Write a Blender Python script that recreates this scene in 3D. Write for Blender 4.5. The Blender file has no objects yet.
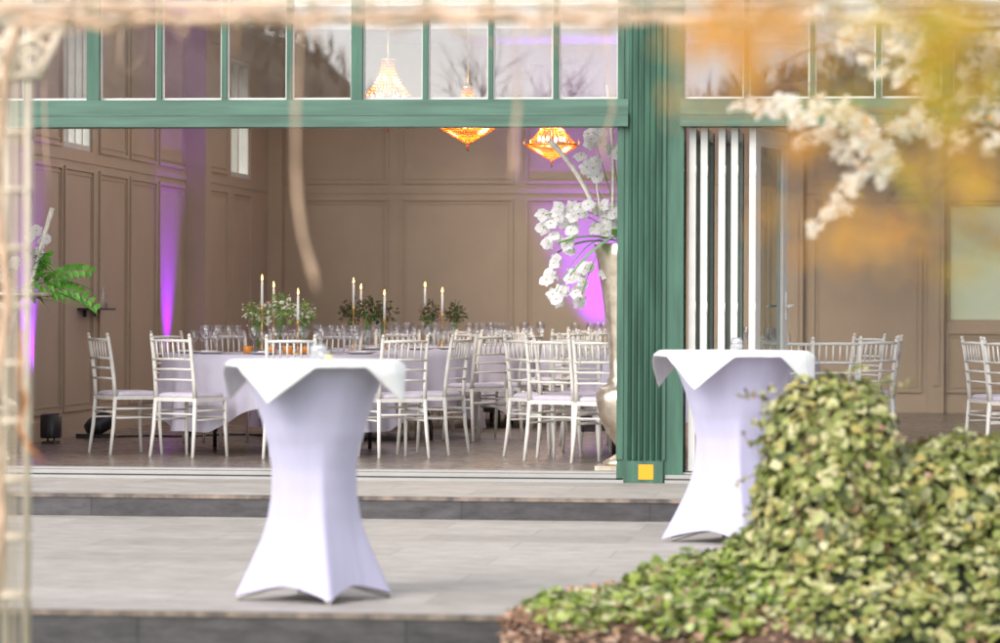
import bpy, math, random
from mathutils import Vector, Matrix, noise
random.seed(7)
R_ = math.radians
scene = bpy.context.scene
COL = scene.collection
pi = math.pi

# ------------------------------------------------------------------ camera model
FPX = 3500.0
YAW = R_(-6.4)
CAM = Vector((2.72, -24.25, 1.36))
FW = Vector((math.sin(YAW), math.cos(YAW), 0)); RT = Vector((math.cos(YAW), -math.sin(YAW), 0))
ROLL = .004
def ray(px, py=306):
    return FW + RT*((px-500)/FPX) + Vector((0, 0, -(py-306-ROLL*(px-500))/FPX))
def P_d(px, py, d): return CAM + ray(px, py)*d
def P_y(px, py, Y): r = ray(px, py); return CAM + r*((Y-CAM.y)/r.y)
def P_x(px, py, X): r = ray(px, py); return CAM + r*((X-CAM.x)/r.x)
def G(px, d, z=0.0): p = CAM + ray(px)*d; return Vector((p.x, p.y, z))

# ------------------------------------------------------------------ mesh builder
class MB:
    def __init__(s): s.v = []; s.f = []; s.m = []; s.sm = []
    def add(s, vs, fs, mi=0, smooth=False):
        o = len(s.v); s.v += [tuple(v) for v in vs]
        for f in fs: s.f.append(tuple(i+o for i in f)); s.m.append(mi); s.sm.append(smooth)
    def box(s, a, b, mi=0, M=None):
        x0, y0, z0 = a; x1, y1, z1 = b
        vs = [Vector(p) for p in ((x0,y0,z0),(x1,y0,z0),(x1,y1,z0),(x0,y1,z0),(x0,y0,z1),(x1,y0,z1),(x1,y1,z1),(x0,y1,z1))]
        if M is not None: vs = [M @ v for v in vs]
        s.add(vs, [(0,3,2,1),(4,5,6,7),(0,1,5,4),(1,2,6,5),(2,3,7,6),(3,0,4,7)], mi)
    def tube(s, pts, rad, n=8, mi=0, cap=True, smooth=True):
        pts = [Vector(p) for p in pts]
        if not hasattr(rad, '__len__'): rad = [rad]*len(pts)
        vs = []; fs = []; up = None
        for i, p in enumerate(pts):
            t = (pts[min(i+1, len(pts)-1)] - pts[max(i-1, 0)])
            if t.length < 1e-9: t = Vector((0,0,1))
            t.normalize()
            if up is None:
                up = Vector((0,0,1)) if abs(t.z) < .9 else Vector((1,0,0))
            a = t.cross(up)
            if a.length < 1e-6: a = t.orthogonal()
            a.normalize(); b = a.cross(t); up = b
            for k in range(n):
                w = 2*pi*k/n; vs.append(p + (a*math.cos(w) + b*math.sin(w))*rad[i])
        for i in range(len(pts)-1):
            for k in range(n):
                k2 = (k+1) % n
                fs.append((i*n+k, i*n+k2, (i+1)*n+k2, (i+1)*n+k))
        s.add(vs, fs, mi, smooth)
        if cap:
            o = len(s.v)-len(vs)
            s.f.append(tuple(o+k for k in reversed(range(n)))); s.m.append(mi); s.sm.append(False)
            s.f.append(tuple(o+(len(pts)-1)*n+k for k in range(n))); s.m.append(mi); s.sm.append(False)
    def lathe(s, prof, n=24, c=(0,0,0), mi=0, smooth=True):
        vs = []; fs = []
        for r, z in prof:
            for k in range(n):
                w = 2*pi*k/n; vs.append((c[0]+r*math.cos(w), c[1]+r*math.sin(w), c[2]+z))
        for i in range(len(prof)-1):
            for k in range(n):
                k2 = (k+1) % n; fs.append((i*n+k, i*n+k2, (i+1)*n+k2, (i+1)*n+k))
        s.add(vs, fs, mi, smooth)
    def octa(s, c, r, mi=0, rz=None):
        rz = rz or r; x, y, z = c
        s.add([(x+r,y,z),(x,y+r,z),(x-r,y,z),(x,y-r,z),(x,y,z+rz),(x,y,z-rz)],
              [(0,1,4),(1,2,4),(2,3,4),(3,0,4),(1,0,5),(2,1,5),(3,2,5),(0,3,5)], mi)
    def leaf(s, c, nrm, up, L, W, mi=0, cup=.15, tip=1.0):
        nrm = Vector(nrm).normalized(); up = Vector(up)
        up = up - nrm*up.dot(nrm)
        if up.length < 1e-5: up = nrm.orthogonal()
        up.normalize(); sd = up.cross(nrm); c = Vector(c)
        P = lambda u, v, w: c + up*(u*L) + sd*(v*W) + nrm*(w*L)
        vs = [P(0,0,0), P(.3,.5,cup), P(.68,.38*tip,cup*.7), P(1,0,-cup*.4), P(.68,-.38*tip,cup*.7), P(.3,-.5,cup), P(.5,0,0)]
        s.add(vs, [(0,6,1),(1,6,2),(2,6,3),(3,6,4),(4,6,5),(5,6,0)], mi, True)
    def build(s, name, mats, parent=None, loc=None, autosmooth=False):
        me = bpy.data.meshes.new(name); me.from_pydata(s.v, [], s.f)
        if not isinstance(mats, (list, tuple)): mats = [mats]
        for m in mats: me.materials.append(m)
        me.polygons.foreach_set('material_index', s.m); me.polygons.foreach_set('use_smooth', s.sm)
        me.update()
        o = bpy.data.objects.new(name, me); COL.objects.link(o)
        if loc is not None: o.location = loc
        if parent is not None: o.parent = parent
        return o
def grid(fn, nu, nv, closed=False):
    vs = []; fs = []
    for j in range(nv+1):
        for i in range(nu + (0 if closed else 1)): vs.append(fn(i/nu, j/nv))
    w = nu if closed else nu+1
    for j in range(nv):
        for i in range(nu):
            i2 = (i+1) % w if closed else i+1
            fs.append((j*w+i, j*w+i2, (j+1)*w+i2, (j+1)*w+i))
    return vs, fs
def tag(o, label=None, cat=None, group=None, kind=None):
    if label: o['label'] = label
    if cat: o['category'] = cat
    if group: o['group'] = group
    if kind: o['kind'] = kind
    return o
def empty(name, loc=(0,0,0), rz=0, label=None, cat=None, group=None):
    o = bpy.data.objects.new(name, None); COL.objects.link(o); o.location = loc; o.rotation_euler = (0,0,rz)
    o.empty_display_size = .1
    return tag(o, label, cat, group)
KIDS = {}
def copy_tree(o, parent=None):
    c = o.copy(); COL.objects.link(c)
    if parent is not None: c.parent = parent
    for ch in list(o.children): copy_tree(ch, c)
    return c
def bez(p0, p1, p2, n=10):
    p0, p1, p2 = Vector(p0), Vector(p1), Vector(p2)
    return [p0*(1-t)**2 + p1*2*t*(1-t) + p2*t*t for t in [i/n for i in range(n+1)]]

# ------------------------------------------------------------------ materials
def nodes(m): m.use_nodes = True; return m.node_tree.nodes, m.node_tree.links
def mat(name, col, rough=.5, metal=0, var=.12, scale=6, bump=.0, bscale=60, spec=.5, stretch=(1,1,1), sheen=0, sub=0, emis=None, coords='Object', var2=None):
    m = bpy.data.materials.new(name); N, L = nodes(m); b = N['Principled BSDF']
    b.inputs['Roughness'].default_value = rough; b.inputs['Metallic'].default_value = metal
    b.inputs['Specular IOR Level'].default_value = spec
    if sheen: b.inputs['Sheen Weight'].default_value = sheen
    tc = N.new('ShaderNodeTexCoord'); mp = N.new('ShaderNodeMapping'); mp.inputs['Scale'].default_value = stretch
    L.new(tc.outputs[coords], mp.inputs[0])
    nz = N.new('ShaderNodeTexNoise'); nz.inputs['Scale'].default_value = scale; nz.inputs['Detail'].default_value = 6
    L.new(mp.outputs[0], nz.inputs[0])
    rp = N.new('ShaderNodeValToRGB'); e = rp.color_ramp.elements
    c2 = var2 or tuple(min(1, c*(1+var)) for c in col)
    e[0].position = .32; e[0].color = (*[c*(1-var) for c in col], 1); e[1].position = .68; e[1].color = (*c2, 1)
    L.new(nz.outputs[0], rp.inputs[0]); L.new(rp.outputs[0], b.inputs['Base Color'])
    if bump:
        n2 = N.new('ShaderNodeTexNoise'); n2.inputs['Scale'].default_value = bscale; n2.inputs['Detail'].default_value = 4
        L.new(mp.outputs[0], n2.inputs[0]); bp = N.new('ShaderNodeBump'); bp.inputs['Strength'].default_value = bump
        bp.inputs['Distance'].default_value = .01
        L.new(n2.outputs[0], bp.inputs['Height']); L.new(bp.outputs[0], b.inputs['Normal'])
    if emis:
        b.inputs['Emission Color'].default_value = (*emis[0], 1); b.inputs['Emission Strength'].default_value = emis[1]
    return m
def leafmat(name, stops, rough=.45, trans=.25):
    m = bpy.data.materials.new(name); N, L = nodes(m); b = N['Principled BSDF']; b.inputs['Roughness'].default_value = rough
    g = N.new('ShaderNodeNewGeometry'); rp = N.new('ShaderNodeValToRGB'); cr = rp.color_ramp
    cr.interpolation = 'CONSTANT' if len(stops) > 3 else 'LINEAR'
    while len(cr.elements) < len(stops): cr.elements.new(.5)
    for e, (p, c) in zip(cr.elements, stops): e.position = p; e.color = (*c, 1)
    L.new(g.outputs['Random Per Island'], rp.inputs[0]); L.new(rp.outputs[0], b.inputs['Base Color'])
    if trans:
        t = N.new('ShaderNodeBsdfTranslucent'); L.new(rp.outputs[0], t.inputs[0]); mx = N.new('ShaderNodeMixShader'); mx.inputs[0].default_value = trans
        L.new(b.outputs[0], mx.inputs[1]); L.new(t.outputs[0], mx.inputs[2]); L.new(mx.outputs[0], N['Material Output'].inputs[0])
    return m
def glassmat(name, tint=(1,1,1), refl=.1, rough=.0, fres=True, wave=0):
    m = bpy.data.materials.new(name); N, L = nodes(m); N.remove(N['Principled BSDF'])
    t = N.new('ShaderNodeBsdfTransparent'); t.inputs[0].default_value = (*tint, 1)
    g = N.new('ShaderNodeBsdfGlossy'); g.inputs['Roughness'].default_value = rough
    mx = N.new('ShaderNodeMixShader')
    if fres:
        f = N.new('ShaderNodeLayerWeight'); f.inputs[0].default_value = .35
        mr = N.new('ShaderNodeMapRange'); mr.inputs['To Min'].default_value = refl; mr.inputs['To Max'].default_value = min(1, refl+.6)
        L.new(f.outputs['Facing'], mr.inputs[0]); L.new(mr.outputs[0], mx.inputs[0])
    else: mx.inputs[0].default_value = refl
    if wave:
        n = N.new('ShaderNodeTexNoise'); n.inputs['Scale'].default_value = 1.3; tc = N.new('ShaderNodeTexCoord'); L.new(tc.outputs['Object'], n.inputs[0])
        bp = N.new('ShaderNodeBump'); bp.inputs['Strength'].default_value = wave; bp.inputs['Distance'].default_value = .02
        L.new(n.outputs[0], bp.inputs['Height']); L.new(bp.outputs[0], g.inputs['Normal'])
    L.new(t.outputs[0], mx.inputs[1]); L.new(g.outputs[0], mx.inputs[2]); L.new(mx.outputs[0], N['Material Output'].inputs[0])
    return m
M = {}
M['wall'] = mat('taupe_panelling', (.43,.33,.245), .42, var=.05, scale=2, bump=.03, bscale=30)
M['ceil'] = mat('ceiling_paint', (.5,.45,.4), .7, var=.05)
M['green'] = mat('green_timber_paint', (.046,.122,.082), .42, var=.28, scale=3, bump=.08, bscale=25, stretch=(6,6,.6))
M['greenh'] = mat('green_beam_paint', (.068,.142,.104), .42, var=.25, scale=3, bump=.08, bscale=25, stretch=(.5,6,6))
M['white'] = mat('white_frame_paint', (.60,.585,.56), .35, var=.05, scale=9)
M['chair'] = mat('white_chair_lacquer', (.84,.81,.76), .32, var=.07, scale=14)
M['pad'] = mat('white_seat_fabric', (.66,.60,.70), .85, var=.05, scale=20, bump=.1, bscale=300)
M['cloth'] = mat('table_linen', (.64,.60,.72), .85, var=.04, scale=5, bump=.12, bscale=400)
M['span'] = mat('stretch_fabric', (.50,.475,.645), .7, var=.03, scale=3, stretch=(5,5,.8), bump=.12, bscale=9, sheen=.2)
M['napkin'] = mat('damask_cloth', (.80,.79,.78), .8, var=.04, scale=12, bump=.35, bscale=26)
M['black'] = mat('black_plastic', (.02,.02,.022), .4)
M['dark'] = mat('dark_steel', (.06,.055,.05), .4, metal=.6)
M['gold'] = mat('gold_metal', (.75,.5,.2), .3, metal=1)
M['champ'] = mat('champagne_silver_leaf', (.74,.65,.53), .3, metal=.85, var=.2, scale=14, bump=.15, bscale=22)
M['wax'] = mat('white_wax', (.95,.93,.90), .5)
M['flame'] = mat('candle_flame', (1,.5,.1), .5, emis=((1,.42,.08), 9))
M['bulb'] = mat('warm_bulb', (1,.8,.5), .5, emis=((1,.5,.14), 9))
M['glass'] = glassmat('clear_glass', (.97,.97,.97), .12)
M['pane'] = glassmat('window_glass', (.86,.86,.88), .135, fres=False, wave=.02)
M['frost'] = mat('frosted_pane', (.75,.75,.66), .5, var=.1, scale=1.5)
def frostmix():
    m = M['frost']; N, L = nodes(m); b = N['Principled BSDF']; t = N.new('ShaderNodeBsdfTranslucent'); t.inputs[0].default_value = (.85,.86,.72,1)
    mx = N.new('ShaderNodeMixShader'); mx.inputs[0].default_value = .8; L.new(b.outputs[0], mx.inputs[1]); L.new(t.outputs[0], mx.inputs[2]); L.new(mx.outputs[0], N['Material Output'].inputs[0])
frostmix()
M['doorglass'] = glassmat('door_glass', (.8,.85,.83), .16, fres=False)
M['winglass'] = glassmat('rear_window_glass', (.95,.97,.95), .06, fres=False)
M['amber'] = mat('amber_crystal', (.70,.24,.015), .12, var=.3, scale=40, metal=.0, spec=1)
def ambermix():
    m = M['amber']; N, L = nodes(m); b = N['Principled BSDF']; t = N.new('ShaderNodeBsdfTranslucent'); t.inputs[0].default_value = (.60,.22,.015,1)
    mx = N.new('ShaderNodeMixShader'); mx.inputs[0].default_value = .55; L.new(b.outputs[0], mx.inputs[1]); L.new(t.outputs[0], mx.inputs[2]); L.new(mx.outputs[0], N['Material Output'].inputs[0])
ambermix()
M['pot'] = mat('lit_amber_glass', (.8,.3,.05), .2)
M['petal'] = leafmat('white_petals', [(0,(.93,.92,.91)),(1,(.86,.84,.87))], .6, .45)
M['lip'] = mat('yellow_lip', (.6,.5,.08), .5)
M['birch'] = mat('pale_peeled_branch', (.8,.74,.66), .6, var=.15, scale=30, bump=.2)
M['leafg'] = leafmat('bright_leaf', [(0,(.09,.30,.03)),(1,(.20,.50,.07))], .35)
M['leafs'] = leafmat('silvery_leaf', [(0,(.18,.34,.2)),(1,(.3,.45,.3))], .4)
M['bouq'] = leafmat('bouquet_light', [(0,(.16,.28,.06)),(.25,(.30,.42,.10)),(.45,(.85,.84,.72)),(.8,(.42,.5,.18)),(.95,(.7,.45,.4))], .6)
M['bouqd'] = leafmat('bouquet_dark', [(0,(.05,.09,.03)),(.35,(.1,.12,.04)),(.6,(.2,.1,.07)),(.8,(.3,.26,.12)),(.93,(.45,.32,.28))], .6)
M['ivy'] = leafmat('ivy_leaves', [(0,(.08,.10,.025)),(.11,(.17,.20,.045)),(.28,(.29,.32,.09)),(.50,(.44,.45,.17)),(.72,(.58,.55,.29)),(.88,(.50,.42,.14)),(.97,(.36,.22,.12))], .32, .2)
M['ivyg'] = leafmat('ivy_ground_leaves', [(0,(.07,.11,.02)),(.14,(.18,.26,.035)),(.38,(.31,.38,.07)),(.60,(.44,.48,.18)),(.84,(.55,.54,.30)),(.95,(.5,.30,.20))], .3, .2)
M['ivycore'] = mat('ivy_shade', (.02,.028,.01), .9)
M['mulch'] = mat('bark_mulch', (.10,.055,.035), .9, var=.6, scale=30, bump=1, bscale=40)
M['litter'] = leafmat('dry_leaves', [(0,(.20,.10,.05)),(.5,(.40,.23,.15)),(1,(.52,.38,.28))], .7, .1)
M['bark'] = mat('twig_bark', (.24,.15,.09), .8, var=.3, scale=20, bump=.4)
M['bark2'] = mat('pale_grey_bark', (.42,.34,.27), .9, var=.2)
M['vine'] = mat('pale_vine_bark', (.62,.42,.29), .7, var=.25, scale=14, bump=.4)
M['vineo'] = mat('orange_vine_bark', (.55,.22,.07), .7, var=.25, scale=14, bump=.4)
M['iron'] = mat('cream_painted_iron', (.66,.56,.44), .45, var=.12, scale=8)
M['blossom'] = leafmat('blossom_petals', [(0,(.95,.90,.82)),(.35,(.97,.94,.89)),(.75,(.96,.84,.70)),(.94,(.85,.48,.16)),(.985,(.6,.55,.12))], .7, .5)
M['autumn'] = leafmat('autumn_leaves', [(0,(.80,.52,.04)),(.25,(.58,.50,.04)),(.5,(.80,.38,.05)),(.72,(.50,.42,.05)),(.9,(.85,.64,.10))], .6, .5)
M['orange'] = leafmat('orange_leaves', [(0,(.88,.34,.04)),(.5,(.84,.44,.10)),(1,(.90,.56,.18))], .6, .5)
M['roof'] = mat('zinc_roof', (.3,.31,.32), .5)
M['mulw'] = mat('bare_woodland_lightened', (.46,.36,.28), 1, var=.2, scale=.25, var2=(.60,.50,.36))  # paler than real woodland: light missing on the slope put into the colour
M['sticker'] = mat('yellow_plate', (.85,.36,.01), .45, var=.02)
M['silver'] = mat('brushed_silver', (.7,.7,.68), .25, metal=1)
M['sill'] = mat('aluminium_track', (.36,.35,.34), .4, var=.06, scale=4)
M['plate'] = mat('porcelain', (.8,.78,.75), .2)

def stone(name, c1, c2, grout, sc, rough, stretch, bumpv=.15):
    m = bpy.data.materials.new(name); N, L = nodes(m); b = N['Principled BSDF']
    tc = N.new('ShaderNodeTexCoord'); br = N.new('ShaderNodeTexBrick'); L.new(tc.outputs['Object'], br.inputs[0])
    br.inputs['Scale'].default_value = 1; br.inputs['Brick Width'].default_value = sc[0]; br.inputs['Row Height'].default_value = sc[1]
    br.inputs['Mortar Size'].default_value = sc[2]; br.inputs['Color1'].default_value = (.85,.85,.85,1); br.inputs['Color2'].default_value = (1.1,1.1,1.1,1); br.inputs['Mortar'].default_value = (*grout,1)
    mp = N.new('ShaderNodeMapping'); mp.inputs['Scale'].default_value = stretch; L.new(tc.outputs['Object'], mp.inputs[0])
    nz = N.new('ShaderNodeTexNoise'); nz.inputs['Scale'].default_value = 2.2; nz.inputs['Detail'].default_value = 8; nz.inputs['Roughness'].default_value = .65; L.new(mp.outputs[0], nz.inputs[0])
    rp = N.new('ShaderNodeValToRGB'); e = rp.color_ramp.elements; e[0].position = .3; e[0].color = (*c1,1); e[1].position = .7; e[1].color = (*c2,1); L.new(nz.outputs[0], rp.inputs[0])
    mx = N.new('ShaderNodeMixRGB'); mx.blend_type = 'MULTIPLY'; mx.inputs[0].default_value = 1; L.new(rp.outputs[0], mx.inputs[1]); L.new(br.outputs[0], mx.inputs[2]); L.new(mx.outputs[0], b.inputs['Base Color'])
    n3 = N.new('ShaderNodeTexNoise'); n3.inputs['Scale'].default_value = 3.5; L.new(mp.outputs[0], n3.inputs[0])
    mr = N.new('ShaderNodeMapRange'); mr.inputs['To Min'].default_value = rough-.12; mr.inputs['To Max'].default_value = rough+.12; L.new(n3.outputs[0], mr.inputs[0]); L.new(mr.outputs[0], b.inputs['Roughness'])
    bp = N.new('ShaderNodeBump'); bp.inputs['Strength'].default_value = bumpv; bp.inputs['Distance'].default_value = .01; L.new(nz.outputs[0], bp.inputs['Height']); L.new(bp.outputs[0], b.inputs['Normal'])
    return m
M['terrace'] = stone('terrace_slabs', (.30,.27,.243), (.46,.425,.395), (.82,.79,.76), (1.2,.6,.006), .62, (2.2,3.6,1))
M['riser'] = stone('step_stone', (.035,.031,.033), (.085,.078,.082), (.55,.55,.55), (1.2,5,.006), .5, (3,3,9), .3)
M['nosing'] = mat('worn_stone_edge', (.13,.11,.10), .6, var=.5, scale=5, stretch=(2,1,1), bump=.4, bscale=40, var2=(.30,.23,.18))
M['floor'] = stone('interior_floor', (.15,.115,.095), (.25,.20,.17), (.45,.42,.40), (1.3,.22,.004), .27, (1.5,5,1), .04)
M['grass'] = mat('lawn', (.06,.09,.025), .95, var=.4, scale=3, bump=.6, bscale=30)

# ------------------------------------------------------------------ render, world, sun, camera
scene.render.engine = 'CYCLES'
scene.view_settings.view_transform = 'Standard'; scene.view_settings.look = 'None'; scene.view_settings.gamma = 1
scene.view_settings.exposure = 1.28
w = bpy.data.worlds.new('World'); scene.world = w; w.use_nodes = True
N, L = w.node_tree.nodes, w.node_tree.links
SUN_EL, SUN_AZ = R_(38), R_(207)       # azimuth measured clockwise from +Y: sun stands behind the camera to the left
sky = N.new('ShaderNodeTexSky'); sky.sky_type = 'NISHITA'; sky.sun_disc = False; sky.sun_elevation = SUN_EL; sky.sun_rotation = SUN_AZ
sky.air_density = 1; sky.dust_density = 1.6; sky.ozone_density = 2
hs = N.new('ShaderNodeHueSaturation'); hs.inputs['Saturation'].default_value = .22
L.new(sky.outputs[0], hs.inputs['Color']); L.new(hs.outputs[0], N['Background'].inputs[0]); N['Background'].inputs[1].default_value = .15
sd = bpy.data.lights.new('sun', 'SUN'); sd.energy = .7; sd.angle = R_(28); sd.color = (1,.91,.79)
so = bpy.data.objects.new('sun', sd); COL.objects.link(so)
sdir = Vector((math.sin(SUN_AZ)*math.cos(SUN_EL), math.cos(SUN_AZ)*math.cos(SUN_EL), math.sin(SUN_EL)))
so.rotation_euler = sdir.to_track_quat('Z', 'Y').to_euler()
cd = bpy.data.cameras.new('camera'); cam = bpy.data.objects.new('camera', cd); COL.objects.link(cam)
cd.sensor_width = 36; cd.lens = 36*FPX/1000; cd.shift_y = -15.5/1000; cd.clip_end = 2000; cd.clip_start = .1
r = RT*math.cos(ROLL) + Vector((0,0,1))*math.sin(ROLL); u = Vector((0,0,1))*math.cos(ROLL) - RT*math.sin(ROLL)
mw = Matrix((r, u, -FW)).transposed().to_4x4(); mw.translation = CAM; cam.matrix_world = mw
cd.dof.use_dof = True; cd.dof.focus_distance = 27.2; cd.dof.aperture_fstop = 2.4
scene.camera = cam

# ------------------------------------------------------------------ setting
FZ = .20                    # interior floor height
YB = 14.8                   # back wall
XL, XL2, XR = -4.45, -4.27, 6.6
YS, YF = -2.15, -9.0        # upper step edge, terrace front edge
b = MB(); b.box((-300,-260,-.6), (300,300,-.17)); tag(b.build('ground', M['grass']), kind='structure')
b = MB(); b.box((-14,YF,-.169), (14,YS+.02,0), 0)
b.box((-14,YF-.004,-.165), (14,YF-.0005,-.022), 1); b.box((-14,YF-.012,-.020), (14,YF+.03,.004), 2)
tag(b.build('terrace', [M['terrace'], M['riser'], M['nosing']]), kind='structure')
b = MB(); b.box((-14,YS,.001), (14,-.02,.14), 0)
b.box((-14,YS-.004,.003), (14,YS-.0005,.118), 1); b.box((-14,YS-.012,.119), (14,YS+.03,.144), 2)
tag(b.build('terrace_step', [M['terrace'], M['riser'], M['nosing']]), kind='structure')
b = MB(); b.box((XL-.2,-.019,-.1), (XR+.2,YB+.2,FZ)); tag(b.build('floor', M['floor']), kind='structure')

def hill(name, y0, sgn, hfun, x0, x1, mat_, depth=60):
    b = MB()
    def fn(u_, v_):
        x = x0 + (x1-x0)*u_; h = hfun(x)
        return (x, y0 + sgn*depth*v_, -.4 + h*math.sin(min(1, v_*1.3)*pi/2) + .6*noise.noise(Vector((x*.12, v_*7, 3))))
    vs, fs = grid(fn, 160, 12); b.add(vs, fs, 0, False)
    # twiggy crowns along the ridge
    for i in range(16000):
        x = random.uniform(x0, x1); v_ = random.random()**.6; h = hfun(x)*math.sin(min(1, v_*1.3)*pi/2)
        y = y0 + sgn*depth*v_
        z = h + random.uniform(0, 2.0)
        z -= 1.3; tw = random.uniform(.03,.09); lx = random.gauss(0,.35); hh = random.uniform(.6,2.2)
        b.add([(x-tw, y, z), (x+tw, y, z), (x+lx, y+.2, z+hh), (x+lx*.6+.25, y-.2, z+hh*.75), (x-lx*.5-.2, y, z+hh*.6)], [(0,1,2),(0,1,3),(0,1,4)])
    return tag(b.build(name, mat_), kind='structure')
def hb(x):
    h = 20 + 2.5*noise.noise(Vector((x*.03,0,0))) + .8*noise.noise(Vector((x*.15,2,0)))
    g = 15*math.exp(-((x+23)/8.5)**2) + (4 if x > -18 else 0)
    return max(4, h-g)
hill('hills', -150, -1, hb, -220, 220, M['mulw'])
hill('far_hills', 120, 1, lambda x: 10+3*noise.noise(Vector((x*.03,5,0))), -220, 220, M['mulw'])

# ------------------------------------------------------------------ pavilion
pav = empty('pavilion', (0,0,0), 0, 'green timber pavilion with wide open glazed front and taupe panelled walls inside', 'building')
ZC = 4.3
def moulding(b, o, ex, nrm, u0, u1, z0, z1, wd=.03, pr=.02, rec=True):
    """picture-frame moulding on a wall face: o origin, ex along, nrm into the room"""
    def bx(a0, a1, c0, c1, p0, p1):
        pts = [o + ex*a + nrm*p + Vector((0,0,c)) for p in (p0, p1) for c in (c0, c1) for a in (a0, a1)]
        b.add(pts, [(0,1,3,2),(4,6,7,5),(0,2,6,4),(1,5,7,3),(0,4,5,1),(2,3,7,6)])
    for (k, w_, p_) in ((0, wd, pr), (.055, .014, pr*.5)):
        a0, a1, c0, c1 = u0+k, u1-k, z0+k, z1-k
        if a1-a0 < .08: continue
        bx(a0, a1, c1-w_, c1, .0005, p_); bx(a0, a1, c0, c0+w_, .0005, p_)
        bx(a0, a0+w_, c0+w_, c1-w_, .0005, p_); bx(a1-w_, a1, c0+w_, c1-w_, .0005, p_)
def rail(b, o, ex, nrm, u0, u1, z0, z1, pr):
    pts = [o + ex*a + nrm*p + Vector((0,0,c)) for p in (.0007, pr) for c in (z0, z1) for a in (u0, u1)]
    b.add(pts, [(0,1,3,2),(4,6,7,5),(0,2,6,4),(1,5,7,3),(0,4,5,1),(2,3,7,6)])
EY = Vector((0,1,0)); EX = Vector((1,0,0))
ZL0, ZL1, ZU0, ZU1 = FZ+.22, 2.57, 2.73, ZC-.2
def cells(px_pairs, plane, val):
    out = []
    for a, c in px_pairs:
        pa, pc = (P_x(a,306,val), P_x(c,306,val)) if plane == 'x' else (P_y(a,306,val), P_y(c,306,val))
        out.append((pa.y, pc.y) if plane == 'x' else (pa.x, pc.x))
    return out
# left wall, front length with one clerestory window
ca = cells([(63,92),(98,126),(129,155),(158,183)], 'x', XL)
YP = P_x(185,306,XL).y      # where the pilaster steps out
wy0, wy1 = ca[0]
b = MB(); o = Vector((XL,0,0)); nr = Vector((1,0,0))
b.box((XL-.2,.0,0), (XL,wy0,ZC)); b.box((XL-.2,wy1,0), (XL,YP+.3,ZC)); b.box((XL-.2,wy0,0), (XL,wy1,ZU0)); b.box((XL-.2,wy0,ZC-.3),(XL,wy1,ZC))
lowc = [(.35,1.55),(1.7,2.9)] + [(ca[0][0]-.08-1.05, ca[0][0]-.1)] + ca
for c in lowc:
    moulding(b, o, EY, nr, c[0], c[1], ZL0, ZL1)
    if c is not ca[0]: moulding(b, o, EY, nr, c[0], c[1], ZU0, ZU1)
rail(b, o, EY, nr, .02, YP, FZ, FZ+.16, .022); rail(b, o, EY, nr, .02, YP, ZL1+.05, ZL1+.11, .012)
wl = b.build('wall', M['wall'], pav)
def window(parent, x, y0, y1, z0, z1, bars):
    f = MB(); t = .05
    f.box((x-.12,y0,z0),(x-.02,y0+t,z1)); f.box((x-.12,y1-t,z0),(x-.02,y1,z1)); f.box((x-.12,y0+t,z0),(x-.02,y1-t,z0+t)); f.box((x-.12,y0+t,z1-t),(x-.02,y1-t,z1))
    for k in range(1, bars+1):
        yy = y0 + (y1-y0)*k/(bars+1); f.box((x-.10,yy-.025,z0+t),(x-.03,yy+.025,z1-t))
    fo = f.build('window', M['white'], parent)
    g = MB(); g.box((x-.075,y0+.01,z0+.01),(x-.07,y1-.01,z1-.01)); g.build('pane', M['winglass'], fo)
window(pav, XL, wy0+.002, wy1-.002, ZU0+.002, ZC-.302, 3)
# left wall, set-in rear length
cb = cells([(208.5,226.5),(230.5,250)], 'x', XL2); b = MB(); o = Vector((XL2,0,0))
v0, v1 = cb[1]
b.box((XL2-.3,YP+.301,0), (XL2,v0,ZC)); b.box((XL2-.3,v1,0), (XL2,YB,ZC)); b.box((XL2-.3,v0,0), (XL2,v1,ZU0)); b.box((XL2-.3,v0,ZC-.3),(XL2,v1,ZC))
for i, c in enumerate(cb):
    moulding(b, o, EY, nr, c[0], c[1], ZL0, ZL1)
    if i == 0: moulding(b, o, EY, nr, c[0], c[1], ZU0, ZU1)
rail(b, o, EY, nr, YP+.3, YB, FZ, FZ+.16, .022); rail(b, o, EY, nr, YP+.3, YB, ZL1+.05, ZL1+.11, .012)
b.build('wall', M['wall'], pav)
window(pav, XL2, v0+.002, v1-.002, ZU0+.002, ZC-.302, 1)
b = MB(); b.box((XL+.001,YP,FZ),(XL2+.03,YP+.30,ZC-.001)); b.build('pilaster', M['wall'], pav)
b = MB(); b.box((XL2+.001,YB-.22,FZ),(XL2+.16,YB-.001,ZC-.001)); b.build('pilaster', M['wall'], pav)
# back wall, with a window at its right end
cc = cells([(278,388),(400,513),(525,638),(650,770),(812,922)], 'y', YB)
wx0 = P_y(946,306,YB).x; wx1 = wx0+1.5
b = MB(); o = Vector((0,YB,0)); nb = Vector((0,-1,0))
b.box((XL2-.3,YB,0),(wx0,YB+.2,ZC)); b.box((wx0,YB,0),(wx1,YB+.2,1.18)); b.box((wx0,YB,2.55),(wx1,YB+.2,ZC)); b.box((wx1,YB,0),(XR+.2,YB+.2,ZC))
for c in cc + [(wx1+.15, XR-.2)]:
    moulding(b, o, EX, nb, c[0], c[1], ZL0, ZL1); moulding(b, o, EX, nb, c[0], c[1], ZU0, ZU1)
moulding(b, o, EX, nb, wx0, wx1, ZL0, 1.1)
rail(b, o, EX, nb, XL2, XR, FZ, FZ+.16, .022); rail(b, o, EX, nb, XL2, XR, ZL1+.05, ZL1+.11, .012)
b.build('wall', M['wall'], pav)
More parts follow.
